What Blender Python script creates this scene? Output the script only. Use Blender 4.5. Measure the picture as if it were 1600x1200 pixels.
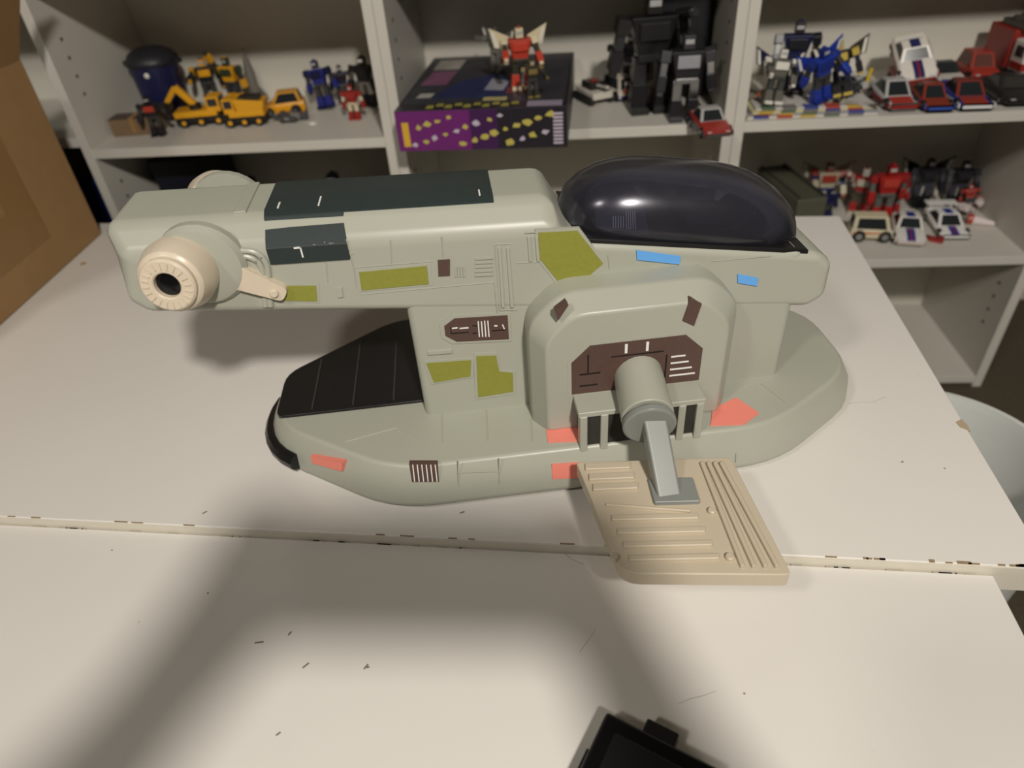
import bpy, bmesh, math, random
from mathutils import Vector, Matrix
for o in list(bpy.data.objects): bpy.data.objects.remove(o, do_unlink=True)
SC = bpy.context.scene
COL = SC.collection
R = math.radians
T = 0.38                    # table top above the floor
# ------------------------------------------------------------------ camera
YAW, PITCH, ROLL, FPX, CH = -0.161, 0.661, -0.079, 1082.0, 0.42
_fw = Vector((math.sin(YAW)*math.cos(PITCH), math.cos(YAW)*math.cos(PITCH), -math.sin(PITCH)))
_rt = Vector((math.cos(YAW), -math.sin(YAW), 0)); _up = _rt.cross(_fw)
_r2 = math.cos(ROLL)*_rt + math.sin(ROLL)*_up; _u2 = -math.sin(ROLL)*_rt + math.cos(ROLL)*_up
CAMP = Vector((0, 0, T+CH))
cd = bpy.data.cameras.new('camera'); cam = bpy.data.objects.new('camera', cd); COL.objects.link(cam)
cam.matrix_world = Matrix(((_r2.x, _u2.x, -_fw.x, CAMP.x), (_r2.y, _u2.y, -_fw.y, CAMP.y), (_r2.z, _u2.z, -_fw.z, CAMP.z), (0, 0, 0, 1)))
cd.sensor_width = 36; cd.lens = FPX/1600*36; cd.clip_start = 0.01
cd.dof.use_dof = True; cd.dof.focus_distance = 0.52; cd.dof.aperture_fstop = 4.6
SC.camera = cam
# ------------------------------------------------------------------ light
w = bpy.data.worlds.new('room_ambient'); SC.world = w; w.use_nodes = True
w.node_tree.nodes['Background'].inputs[0].default_value = (1.0, 0.93, 0.82, 1)
w.node_tree.nodes['Background'].inputs[1].default_value = 0.011
def lamp(name, loc, energy, size, tgt, col=(1, 0.94, 0.86)):
    l = bpy.data.lights.new(name, 'AREA'); l.shape = 'DISK'; l.size = size; l.energy = energy; l.color = col
    o = bpy.data.objects.new(name, l); COL.objects.link(o); o.location = loc
    o.rotation_euler = (Vector(tgt)-Vector(loc)).to_track_quat('-Z', 'Y').to_euler()
lamp('ceiling_lamp', (0.46, -0.86, T+1.46), 33, 0.14, (0, 0.6, T))
lamp('second_ceiling_lamp', (-0.75, -0.75, T+1.55), 7.5, 0.2, (0, 0.6, T))
SC.view_settings.view_transform = 'Standard'; SC.view_settings.look = 'None'
SC.view_settings.gamma = 1; SC.view_settings.use_curve_mapping = False
SC.view_settings.exposure = 0.0
# ------------------------------------------------------------------ pixel helpers (photo pixel -> direction)
def ray(x, y): return _r2*((x-800)/FPX) - _u2*((y-600)/FPX) + _fw
def onz(x, y, z):           # z measured from the table top
    d = ray(x, y); return CAMP + d*((T+z-CAMP.z)/d.z)
def ony(x, y, Y):
    d = ray(x, y); return CAMP + d*(Y/d.y)
SA = R(12.5); SC0 = Vector((-.04, .5, T)); SU = Vector((math.cos(SA), math.sin(SA), 0)); SW = Vector((-math.sin(SA), math.cos(SA), 0))
def wall(x, y, v):          # pixel -> (u, z) on the ship's plane v
    d = ray(x, y); t = (v-(CAMP-SC0).dot(SW))/d.dot(SW); P = CAMP+d*t; return ((P-SC0).dot(SU), P.z-T)
def flat(x, y, z):          # pixel -> (u, v) on the ship's plane z
    P = onz(x, y, z); return ((P-SC0).dot(SU), (P-SC0).dot(SW))
# ------------------------------------------------------------------ materials
MATS = {}
def srgb(c): return tuple((v/12.92 if v <= .04045 else ((v+.055)/1.055)**2.4) for v in [k/255 for k in c])
def mat(name, rgb, rough=.5, metal=0, noise=.06, scale=60, bump=0, trans=0, alpha=1, coat=0, ior=1.45, spec=.5, raw=False):
    if name in MATS: return MATS[name]
    m = bpy.data.materials.new(name); m.use_nodes = True; nt = m.node_tree; b = nt.nodes['Principled BSDF']
    c = rgb if raw else srgb(rgb)
    tc = nt.nodes.new('ShaderNodeTexCoord'); n = nt.nodes.new('ShaderNodeTexNoise'); n.inputs['Scale'].default_value = scale; n.inputs['Detail'].default_value = 4
    nt.links.new(tc.outputs['Object'], n.inputs['Vector'])
    mx = nt.nodes.new('ShaderNodeMix'); mx.data_type = 'RGBA'
    mx.inputs[6].default_value = tuple(v*(1-noise) for v in c)+(1,); mx.inputs[7].default_value = tuple(min(1, v*(1+noise)) for v in c)+(1,)
    nt.links.new(n.outputs['Fac'], mx.inputs[0]); nt.links.new(mx.outputs[2], b.inputs['Base Color'])
    b.inputs['Roughness'].default_value = rough; b.inputs['Metallic'].default_value = metal; b.inputs['IOR'].default_value = ior
    b.inputs['Transmission Weight'].default_value = trans; b.inputs['Coat Weight'].default_value = coat
    b.inputs['Specular IOR Level'].default_value = spec
    if bump:
        bn = nt.nodes.new('ShaderNodeBump'); bn.inputs['Strength'].default_value = bump; bn.inputs['Distance'].default_value = .001
        nt.links.new(n.outputs['Fac'], bn.inputs['Height']); nt.links.new(bn.outputs['Normal'], b.inputs['Normal'])
    MATS[name] = m; return m
def speckled(name, rgb, dark, rough, thr=.73, scale=35, spec=.5):
    m = mat(name, rgb, rough, noise=.02, scale=12, spec=spec); nt = m.node_tree; b = nt.nodes['Principled BSDF']
    src = b.inputs['Base Color'].links[0].from_socket
    tc = nt.nodes.new('ShaderNodeTexCoord'); mp = nt.nodes.new('ShaderNodeMapping'); mp.inputs['Scale'].default_value = (1, 1.6, 1)
    n = nt.nodes.new('ShaderNodeTexNoise'); n.inputs['Scale'].default_value = scale; n.inputs['Detail'].default_value = 6; n.inputs['Roughness'].default_value = .6
    nt.links.new(tc.outputs['Object'], mp.inputs['Vector']); nt.links.new(mp.outputs['Vector'], n.inputs['Vector'])
    r = nt.nodes.new('ShaderNodeValToRGB'); r.color_ramp.elements[0].position = thr; r.color_ramp.elements[1].position = thr+.04
    r.color_ramp.elements[0].color = (0, 0, 0, 1); r.color_ramp.elements[1].color = (.7, .7, .7, 1)
    nt.links.new(n.outputs['Fac'], r.inputs[0])
    mx = nt.nodes.new('ShaderNodeMix'); mx.data_type = 'RGBA'; mx.inputs[7].default_value = srgb(dark)+(1,)
    nt.links.new(r.outputs[0], mx.inputs[0]); nt.links.new(src, mx.inputs[6]); nt.links.new(mx.outputs[2], b.inputs['Base Color'])
    return m
M_TABLE = speckled('white_laminate', (226, 222, 215), (150, 140, 125), .38, .74, 26)
M_EDGE = mat('laminate_edge', (214, 208, 192), .5, noise=.05, scale=90)
M_CHIP = mat('chipped_board', (150, 128, 100), .9, noise=.3, scale=400)
M_MEL = mat('shelf_melamine', (200, 196, 186), .42, noise=.03, scale=14)
M_BACK = mat('shelf_back_board', (204, 200, 188), .6, noise=.04, scale=10)
M_CARD = mat('cardboard', (158, 124, 82), .85, noise=.10, scale=45, bump=.1)
M_TAPE = mat('packing_tape', (146, 112, 70), .45, noise=.06, scale=30)
M_FLOOR = mat('carpet', (74, 66, 52), .95, noise=.35, scale=160, bump=.4)
M_HULL = mat('hull_plastic', (170, 171, 157), .36, noise=.025, scale=25)
M_HULL2 = mat('grey_plastic', (134, 137, 132), .33, noise=.03, scale=25)
M_TAN = mat('tan_plastic', (196, 183, 160), .36, noise=.04, scale=30)
M_TAN2 = mat('pale_tan_plastic', (214, 200, 178), .3, noise=.03, scale=30)
M_OLIVE = mat('olive_sticker', (141, 142, 58), .55, noise=.12, scale=350)
M_BROWN = mat('brown_sticker', (88, 66, 59), .5, noise=.12, scale=300)
M_SALMON = mat('salmon_sticker', (238, 138, 122), .5, noise=.04, scale=200)
M_BLUE = mat('sky_blue_sticker', (104, 172, 240), .45, noise=.03, scale=200)
M_DKGREEN = mat('dark_green_sticker', (42, 52, 51), .5, noise=.12, scale=250)
M_WHITE = mat('white_print', (238, 236, 230), .5, noise=.02)
M_BLKPRINT = mat('black_print', (20, 18, 18), .5)
M_BLACK = mat('black_plastic', (26, 25, 25), .32, noise=.15, scale=40)
M_BLACKG = mat('glossy_black_plastic', (16, 16, 17), .2, noise=.2, scale=60)
M_RECESS_SHADE = mat('painted_recess_shade', (52, 50, 46), .8)  # dark colour standing in for the shade inside pin holes and bay
M_CHROME = mat('chrome', (215, 215, 218), .12, metal=1, noise=.03)
M_GLASSD = mat('toy_window', (40, 44, 46), .15, noise=.1)
M_TUB = mat('white_tub_plastic', (214, 216, 212), .35, noise=.03, scale=18)
def smoked():
    m = bpy.data.materials.new('smoked_canopy'); m.use_nodes = True; nt = m.node_tree; nt.nodes.remove(nt.nodes['Principled BSDF'])
    out = nt.nodes['Material Output']; t = nt.nodes.new('ShaderNodeBsdfTransparent'); t.inputs[0].default_value = (.56, .56, .63, 1)
    d = nt.nodes.new('ShaderNodeBsdfDiffuse'); d.inputs[0].default_value = (.16, .16, .19, 1); y = nt.nodes.new('ShaderNodeMixShader'); y.inputs[0].default_value = .10
    tc = nt.nodes.new('ShaderNodeTexCoord'); n = nt.nodes.new('ShaderNodeTexNoise'); n.inputs['Scale'].default_value = 40; n.inputs['Detail'].default_value = 5
    mr = nt.nodes.new('ShaderNodeMapRange'); mr.inputs['To Min'].default_value = .16; mr.inputs['To Max'].default_value = .30
    nt.links.new(tc.outputs['Object'], n.inputs['Vector']); nt.links.new(n.outputs['Fac'], mr.inputs['Value'])
    g = nt.nodes.new('ShaderNodeBsdfGlossy'); g.inputs['Color'].default_value = (.9, .9, .95, 1); nt.links.new(mr.outputs['Result'], g.inputs['Roughness'])
    f = nt.nodes.new('ShaderNodeFresnel'); f.inputs['IOR'].default_value = 1.52; x = nt.nodes.new('ShaderNodeMixShader')
    nt.links.new(t.outputs[0], y.inputs[1]); nt.links.new(d.outputs[0], y.inputs[2])
    nt.links.new(f.outputs[0], x.inputs[0]); nt.links.new(y.outputs[0], x.inputs[1]); nt.links.new(g.outputs[0], x.inputs[2]); nt.links.new(x.outputs[0], out.inputs[0])
    return m
M_SMOKE = smoked()
# ------------------------------------------------------------------ mesh helpers
def bx(bm, x0, x1, y0, y1, z0, z1, mx=None):
    vs = [bm.verts.new((x, y, z)) for z in (z0, z1) for y in (y0, y1) for x in (x0, x1)]
    for f in ((0, 2, 3, 1), (4, 5, 7, 6), (0, 1, 5, 4), (2, 6, 7, 3), (0, 4, 6, 2), (1, 3, 7, 5)): bm.faces.new([vs[i] for i in f])
    if mx is not None: bmesh.ops.transform(bm, matrix=mx, verts=vs)
    return vs
def prism(bm, low, high):   # two matching loops of 3-D points
    a = [bm.verts.new(p) for p in low]; b = [bm.verts.new(p) for p in high]; n = len(a)
    bm.faces.new(a[::-1]); bm.faces.new(b)
    for i in range(n): bm.faces.new((a[i], a[(i+1) % n], b[(i+1) % n], b[i]))
    return a+b
def loft(bm, rings, close=True, caps=True):
    vr = [[bm.verts.new(p) for p in r] for r in rings]; n = len(vr[0])
    for k in range(len(vr)-1):
        for i in range(n if close else n-1):
            bm.faces.new((vr[k][i], vr[k][(i+1) % n], vr[k+1][(i+1) % n], vr[k+1][i]))
    if caps: bm.faces.new(vr[0][::-1]); bm.faces.new(vr[-1])
    return [v for r in vr for v in r]
def frame(axis):
    a = Vector(axis).normalized(); h = Vector((0, 0, 1)) if abs(a.z) < .9 else Vector((1, 0, 0))
    x = h.cross(a).normalized(); return x, a.cross(x), a
def lathe(bm, prof, origin, axis, n=32, caps=True, phase=0):
    x, y, a = frame(axis); o = Vector(origin)
    return loft(bm, [[o+a*d+(x*math.cos(2*math.pi*i/n+phase)+y*math.sin(2*math.pi*i/n+phase))*r for i in range(n)] for (r, d) in prof], True, caps)
def cyl(bm, p0, p1, r0, r1=None, n=20):
    p0, p1 = Vector(p0), Vector(p1); return lathe(bm, [(r0, 0), (r0 if r1 is None else r1, (p1-p0).length)], p0, p1-p0, n)
def tube(bm, pts, r, n=10):
    pts = [Vector(p) for p in pts]; rings = []
    for i, p in enumerate(pts):
        d = (pts[min(i+1, len(pts)-1)]-pts[max(i-1, 0)]).normalized()
        h = Vector((0, 1, 0)) if abs(d.y) < .9 else Vector((1, 0, 0)); x = h.cross(d).normalized(); y = d.cross(x)
        rings.append([p+(x*math.cos(2*math.pi*k/n)+y*math.sin(2*math.pi*k/n))*r for k in range(n)])
    return loft(bm, rings)
def smooth_path(pts, rad, k=5):
    pts = [Vector(p) for p in pts]; out = [pts[0]]
    for i in range(1, len(pts)-1):
        a = pts[i]+(pts[i-1]-pts[i]).normalized()*rad; b = pts[i]+(pts[i+1]-pts[i]).normalized()*rad
        for j in range(k+1):
            t = j/k; out.append(a*(1-t)**2+pts[i]*2*t*(1-t)+b*t*t)
    return out+[pts[-1]]
def obj(name, bm, m, parent=None, bevel=0, seg=2, smooth=True, ang=35, loc=None):
    bmesh.ops.recalc_face_normals(bm, faces=bm.faces[:])
    me = bpy.data.meshes.new(name); bm.to_mesh(me); bm.free()
    for k in (m if isinstance(m, (list, tuple)) else [m]): me.materials.append(k)
    if smooth:
        me.polygons.foreach_set('use_smooth', [True]*len(me.polygons))
        me.set_sharp_from_angle(angle=R(ang))
    o = bpy.data.objects.new(name, me); COL.objects.link(o)
    if parent: o.parent = parent
    if loc is not None: o.location = loc
    if bevel:
        b = o.modifiers.new('bevel', 'BEVEL'); b.width = bevel; b.segments = seg; b.limit_method = 'ANGLE'; b.angle_limit = R(30); b.harden_normals = True
    return o
def B(): return bmesh.new()
def tag(o, label, cat, group=None):
    o['label'] = label; o['category'] = cat
    if group: o['group'] = group
    return o
NUDGE = {   # metres, set so that neighbouring toys rest beside each other instead of passing through
    'white racing car with dark blue stripe perched on the red car': (.006, 0, .0032),
    'glossy black toy robot near the end panel of the lower shelf': (0.004, -0.008, -0.0002),
    'small red toy robot leaning on the end panel of the bookcase': (0.004, 0.008, 0.0011),
    'small red plastic piece between the two white cars': (0.002, -0.024, -0.0002),
    'red toy car with chrome engine at the end of the middle shelf': (0.006, -0.024, -0.0003),
    'red toy car with blue sides and white bumper on the upper shelf': (0.0, 0.004, -0.0003),
    'plain red toy car under the white striped racing car': (0.0, 0.004, -0.0003),
    'white and black toy car behind the red and blue cars': (-0.004, 0.0, -0.0003),
    'white toy car with blue stripe beside the cream van': (-0.006, -0.026, -0.0003),
    'small white cone with red end lying on the lower shelf': (-0.01, -0.002, 0.0001),
    'yellow toy dump truck between the excavator and the yellow car': (0.016, -0.026, 0.0001),
    'black toy robot with a red panel in front of the navy bucket': (0.0, -0.004, -0.0002),
    'black and yellow toy robot standing behind the yellow trucks': (-0.002, -0.008, -0.0002),
    'shiny blue toy robot leaning beside the yellow car': (0.0, 0.0, 0.0022),
    'small black toy robot in the corner of the dark lower shelf': (0.002, 0.0, -0.0002),
    'red and cream winged toy robot on top of the purple game box': (0, 0, 0.0003),
    'small red and white toy robot beside the cream van': (0.004, -0.01, -0.0002),
    'grey and white toy robot slumped against the bookcase post': (0.0, 0.0, 0.0022),
    'dark navy toy robot at the back of the leaflet pile': (0.0, 0.026, -0.0002),
    'blue winged toy robot with white stripes on the leaflets': (0.0, 0.0, 0.004),
    'black and yellow winged toy robot beside the blue one': (0.0, 0.0, 0.0042),
    'small grey toy robot lying at the end of the leaflets by the post': (-0.034, 0.026, -0.0009),
    'dark slate toy robot lying beside the olive trailer': (-0.01, -0.016, -0.0012),
    'small red toy robot between the large red one and the white cars': (-0.008, 0.01, -0.0002),
    'crumpled white toy robot lying beside the white racing car': (0.0, 0.0, 0.0055),
    'thin chrome toy sword lying across the leaflets': (0.004, 0.01, -0.0),
    'white and black toy tank beside the purple game box': (0.026, 0.0, -0.0002),
    'black and gold toy robot seated on the game box under the red one': (0, 0, 0.0003),
    'dark grey toy robot lying on its back beside the yellow car': (0.0, -0.028, -0.001),
    'silver and black toy robot lying on its back on the leaflets': (0.036, 0.036, 0.0016),
}
def thing(name, label, cat, loc=(0, 0, 0), rot=(0, 0, 0), group=None):
    loc = Vector(loc)+Vector(NUDGE.get(label, (0, 0, 0)))
    o = bpy.data.objects.new(name, None); COL.objects.link(o); o.empty_display_size = .02
    o.location = loc; o.rotation_euler = rot; return tag(o, label, cat, group)
def struct(name, bm, m, **k):
    o = obj(name, bm, m, **k); o['kind'] = 'structure'; return o
# ------------------------------------------------------------------ setting
b = B(); bx(b, -2.2, 2.4, -1.6, 1.33, -.02, 0); struct('floor', b, M_FLOOR, smooth=False)
b = B(); bx(b, -2.2, 2.4, 1.33, 1.43, -.02, 2.3); struct('wall_back', b, mat('wall_paint', (196, 190, 176), .8, noise=.03, scale=8), smooth=False)
# ------------------------------------------------------------------ bookcases
PT = .0145
LEV = (-.358, -.126, .094, .322, .56, .80)     # tops of the boards, from the table top
def bookcase(pl, pr, label, zl=None, zr=None, left=True, right=True, depth=.24, dz=0, levels=LEV):
    a = math.atan2(pr[1]-pl[1], pr[0]-pl[0]); W = math.hypot(pr[0]-pl[0], pr[1]-pl[1])
    t = thing('bookcase', label, 'bookcase', (pl[0], pl[1], 0), (0, 0, a), 'white bookcases along the wall')
    H = T+levels[-1]
    if left: b = B(); bx(b, 0, PT, 0, depth, 0, H); obj('side_panel', b, M_MEL, t, .0008)
    if right: b = B(); bx(b, W-PT, W, 0, depth, 0, H); obj('side_panel', b, M_MEL, t, .0008)
    b = B(); bx(b, 0, W, depth, depth+.004, 0, H); obj('back_panel', b, M_BACK, t)
    x0, x1 = (PT if left else 0)-.0005, W-(PT if right else 0)+.0005
    for i, z in enumerate(levels):
        b = B(); bx(b, x0, x1, .001 if i not in (2,) else .002, depth+.001, T+z+dz-.0145, T+z+dz); obj('shelf', b, M_MEL, t, .001)
    # shelf-pin holes as raised discs, their inner shade painted dark
    for side, xx in ((left, PT), (right, W-PT)):
        if not side: continue
        for k, z in enumerate((-.27, -.245, -.22, -.195, -.02, .005, .03, .19, .165, .215, .24)):
            b = B(); s = 1 if xx < W/2 else -1
            cyl(b, (xx-s*.0004, .04, T+z), (xx+s*.0006, .04, T+z), .0026, n=10); obj('pin_hole', b, M_RECESS_SHADE, t)
    return t
FA = R(2.8); FD = (math.cos(FA), math.sin(FA)); FW = .4835     # all bookcases stand on one straight front line
def fpt(k, off=0, back=0): return (-.788+(FW*k+off)*FD[0]-back*FD[1], .9642+(FW*k+off)*FD[1]+back*FD[0])
bookcase(fpt(0), fpt(1, -.0003), 'white bookcase holding yellow toys and a navy bucket')
bookcase(fpt(1), fpt(2, -.0003), 'white bookcase holding the purple game box')
bookcase(fpt(2), fpt(3), 'white bookcase holding a row of toy cars')
bookcase(fpt(-1, 0, .02), fpt(0, -.0015, .02), 'white bookcase behind the cardboard box', right=False, dz=.012)
# ------------------------------------------------------------------ tables
def chip(bm, cx, y, w, d, n, z):
    for k in range(n):
        x = cx+random.uniform(-w, w); s = random.uniform(.0015, .006); bx(bm, x-s, x+s, y-.0004, y+random.uniform(.0003, d), z-.0008, z+.0002)
random.seed(4)
t = thing('white_table', 'low white laminate table carrying the toy spaceship', 'table', (0, 0, 0), group='low white tables')
b = B(); bx(b, -1.02, .3135, .3385, .912, T-.026, T); top1 = obj('table_top', b, M_TABLE, t, .0009)
b = B(); bx(b, -1.0195, .313, .3375, .3392, T-.0255, T-.0012); obj('edge_band', b, M_EDGE, top1)
b = B(); chip(b, .24, .3390, .07, .0020, 12, T); chip(b, -.2, .3390, .45, .0005, 16, T); o = obj('worn_edge', b, M_CHIP, top1, smooth=False); o['kind'] = 'stuff'
q = [onz(x, y, 0) for x, y in ((1493, 660), (1502, 655), (1511, 664), (1516, 674), (1500, 668))]; b = B(); prism(b, [(p.x, p.y, T-.001) for p in q], [(p.x, p.y, T+.0003) for p in q]); obj('chipped_patch', b, mat('bare_board', (176, 158, 130), .9), top1)
for x in (-1.0, -.40, .12):
    b = B(); bx(b, x, x+.03, .39, .88, 0, T-.0255); obj('leg_panel', b, M_MEL, t, .001)
t = thing('white_table', 'low white laminate table with a black box on it', 'table', (0, 0, 0), group='low white tables')
b = B(); bx(b, -1.02, .2785, -.22, .3365, T-.028, T-.0085); top2 = obj('table_top', b, M_TABLE, t, .0009)
b = B(); chip(b, -.1, .3365, .37, .0003, 40, T-.0085); o = obj('worn_edge', b, mat('grubby_edge', (176, 168, 150), .8), top2, smooth=False); o['kind'] = 'stuff'
for x in (-1.0, .22):
    b = B(); bx(b, x, x+.03, -.19, .31, 0, T-.0275); obj('leg_panel', b, M_MEL, t, .001)
# scuffs and crumbs on the tops
for (x, y, l, a, z) in [(572, 1042, .004, 1.1, -.0085), (478, 1040, .005, .9, -.0085), (453, 990, .003, 1.2, -.0085), (325, 927, .001, 0, -.0085), (175, 860, .001, 0, -.0085), (320, 801, .004, .8, 0), (722, 801, .004, .5, 0), (435, 1147, .003, .8, -.0085), (405, 1004, .006, .2, -.0085), (1163, 1084, .001, 0, -.0085), (575, 1043, .002, .4, -.0085), (1410, 722, .002, .6, 0), (1476, 732, .001, 0, 0)]:
    p = onz(x, y, z); b = B(); bx(b, -l/2, l/2, -.0005, .0005, 0, .0005); o = obj('crumb', b, mat('scuff', (132, 123, 110), .9), top1 if z == 0 else top2)
    o.location = p; o.rotation_euler = (0, 0, a)
def hair(pts, z, r=.00012):
    P = [onz(x, y, z)+Vector((0, 0, r)) for x, y in pts]; b = B(); tube(b, smooth_path(P, .003, 3), r, 5); obj('hair', b, mat('hair_strand', (150, 142, 130), .7), top1 if z == 0 else top2)
hair([(1325, 631), (1345, 628), (1362, 629), (1385, 620)], 0); hair([(882, 864), (893, 874), (913, 882)], -.0085); hair([(1060, 1100), (1078, 1092), (1100, 1087), (1118, 1080)], -.0085); hair([(905, 1020), (930, 985)], -.0085)
b = B(); lathe(b, [(.004, 0), (.0042, .0003), (.003, .0005)], onz(130, 412, 0)-Vector((0, 0, .0001)), (0, 0, 1), 12); o = obj('rust_stain', b, mat('rust', (176, 142, 96), .9), top1); o.scale = (1, 1, 1)
# ------------------------------------------------------------------ cardboard box
def cardboard():
    c0 = Vector((-.742, .874, T)); n0 = onz(0, 510, 0); d = (Vector((n0.x, n0.y, 0))-Vector((c0.x, c0.y, 0))).normalized()
    a = math.atan2(d.y, d.x)
    t = thing('cardboard_box', 'open brown cardboard shipping box standing on the white table', 'box', c0, (0, 0, a))
    L, Wd, H, th = .42, .27, .243, .004      # local x runs towards the camera, local -y away from the ship
    b = B(); bx(b, 0, L, -th, 0, .001, H); s = obj('side_panel', b, M_CARD, t, .001)
    b = B(); bx(b, .10, .155, -.0002, .0004, .045, H); bx(b, .155, .27, -.0002, .0004, .045, .1); obj('packing_tape', b, M_TAPE, s)
    b = B(); bx(b, 0, L, -Wd, -Wd+th, .001, H); obj('side_panel', b, M_CARD, t, .001)
    b = B(); bx(b, 0, th, -Wd+th, -th, .001, H); obj('end_panel', b, M_CARD, t, .001)
    b = B(); bx(b, L-th, L, -Wd+th, -th, .001, H); obj('end_panel', b, M_CARD, t, .001)
    b = B(); bx(b, th, L-th, -Wd+th, -th, .001, .005); obj('bottom_panel', b, M_CARD, t)
    b = B(); bx(b, 0.002, L, -th, 0, 0, .125); f = obj('flap', b, M_CARD, t, .001); f.location = (0, 0, H-.001); f.rotation_euler = (R(-28), 0, 0)
    b = B(); bx(b, 0.002, L, 0, th, 0, .125); f = obj('flap', b, M_CARD, t, .001); f.location = (0, -Wd, H-.001); f.rotation_euler = (R(30), 0, 0)
cardboard()
# ------------------------------------------------------------------ white tub and black box
def tub():
    zr = T-.13; p = [onz(x, y, -.13) for x, y in ((1482, 612), (1540, 630), (1600, 660))]
    (ax, ay), (bx_, by), (cx, cy) = [(q.x, q.y) for q in p]
    D = 2*(ax*(by-cy)+bx_*(cy-ay)+cx*(ay-by))
    ux = ((ax*ax+ay*ay)*(by-cy)+(bx_**2+by**2)*(cy-ay)+(cx*cx+cy*cy)*(ay-by))/D; uy = ((ax*ax+ay*ay)*(cx-bx_)+(bx_**2+by**2)*(ax-cx)+(cx*cx+cy*cy)*(bx_-ax))/D
    r = math.hypot(ax-ux, ay-uy); return ux, uy, r, zr
tx, ty, tr, tz = tub()
print('TUB', tx, ty, tr)
tr_use = min(max(tr, .10), .16); c = Vector((tx, ty, 0)); q = onz(1540, 630, -.13); dirv = (Vector((q.x, q.y, 0))-c).normalized(); c = Vector((q.x, q.y, 0))-dirv*tr_use
t = thing('plastic_tub', 'round white plastic tub on the floor beside the table', 'tub', (c.x, c.y, 0))
b = B(); lathe(b, [(tr_use*.86, 0), (tr_use*.95, tz-.03), (tr_use*.965, tz-.006), (tr_use*.93, tz-.008), (tr_use*.91, tz-.03), (tr_use*.83, .006)], (0, 0, 0), (0, 0, 1), 64); obj('bowl', b, M_TUB, t)
b = B(); lathe(b, [(tr_use*.93, tz-.008), (tr_use*.94, tz), (tr_use*.985, tz), (tr_use, tz-.008), (tr_use*.99, tz-.014), (tr_use*.955, tz-.014), (tr_use*.93, tz-.008)], (0, 0, 0), (0, 0, 1), 64, caps=False); obj('rim', b, M_TUB, t)
def blackbox():
    z = -.0085; hh = .018
    A = onz(948, 1110, z+hh); Bc = onz(1117, 1196, z+hh); C = onz(906, 1198, z+hh)
    ex = (Bc-A).normalized(); a = math.atan2(ex.y, ex.x); w_ = (Bc-A).length+.003
    t = thing('black_plastic_box', 'small black plastic box with a clip tab on the white table', 'box', (A.x, A.y, T+z), (0, 0, a))
    L = .11
    b = B(); bx(b, 0, w_, -L, 0, .0045, hh); body = obj('body', b, M_BLACKG, t, .0022, 3)
    b = B(); bx(b, -.0022, w_+.0022, -L-.002, .0022, 0, .006); obj('base_rim', b, mat('grey_clear_plastic', (120, 118, 106), .25), t, .0012)
    b = B(); bx(b, w_*.33, w_*.62, -.001, .0085, .006, .0165); obj('clip_tab', b, M_BLACK, t, .0012)
    b = B(); bx(b, w_*.14, w_*.86, -L+.01, -.01, hh-.0006, hh+.0012); lid = obj('lid', b, M_BLACK, t, .0008)
    b = B(); bx(b, -.0026, -.0008, -.065, -.022, .0072, .0095); obj('slot', b, M_BLKPRINT, t)
blackbox()
# ------------------------------------------------------------------ toy spaceship (plain generic toy of the same size and colours)
SHIP = thing('toy_spaceship', 'large grey-green plastic toy spaceship with smoked canopy and coloured stickers', 'toy spaceship', SC0, (0, 0, SA))
def onplane(x, y, p0, n):
    d = ray(x, y); dl = Vector((d.dot(SU), d.dot(SW), d.z)); c = CAMP-SC0; cl = Vector((c.dot(SU), c.dot(SW), c.z))
    p0, n = Vector(p0), Vector(n); t = (p0-cl).dot(n)/dl.dot(n); return cl+dl*t
def decal(name, px, p0, n, m, parent, up=.0006, down=.002, bevel=0):
    n = Vector(n).normalized(); P = [onplane(x, y, p0, n) for x, y in px]; b = B()
    prism(b, [p-n*down for p in P], [p+n*up for p in P]); return obj(name, b, m, parent, bevel, smooth=False)
def bar_px(bm, x0, y0, x1, y1, wpx, p0, n, up, down=.001):
    dx, dy = x1-x0, y1-y0; l = math.hypot(dx, dy); ox, oy = -dy/l*wpx/2, dx/l*wpx/2; n = Vector(n).normalized()
    P = [onplane(x, y, p0, n) for x, y in ((x0-ox, y0-oy), (x1-ox, y1-oy), (x1+ox, y1+oy), (x0+ox, y0+oy))]
    prism(bm, [p-n*down for p in P], [p+n*up for p in P])
# lower hull: a flat barge-like raft
def rounded(poly, rad, k=4):
    out = []; n = len(poly)
    for i in range(n):
        p = Vector(poly[i]); a = Vector(poly[i-1]); c = Vector(poly[(i+1) % n]); r = rad[i] if isinstance(rad, (list, tuple)) else rad
        if r <= 0: out.append(p); continue
        p0 = p+(a-p).normalized()*r; p1 = p+(c-p).normalized()*r
        for j in range(k+1):
            t_ = j/k; out.append(p0*(1-t_)**2+p*2*t_*(1-t_)+p1*t_*t_)
    return out
DZ = .046
RAFT = [(-.258, -.036), (-.150, -.114), (.165, -.114), (.262, -.050), (.262, .050), (.165, .114), (-.150, .114), (-.258, .036)]
def raft_ring(k, z): return [(p.x*(1-(1-k)*.6), p.y*k, z) for p in rounded(RAFT, .034, 5)]
b = B(); loft(b, [raft_ring(.95, .003), raft_ring(1, .010), raft_ring(.985, .030), raft_ring(.93, DZ)])
sled = obj('lower_hull', b, M_HULL, SHIP, .003, 3, ang=50)
for u, v in ((-.15, -.07), (-.15, .07), (.15, -.07), (.15, .07)):
    b = B(); cyl(b, (u, v, 0), (u, v, .006), .012); obj('foot', b, M_BLACK, SHIP)
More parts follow.
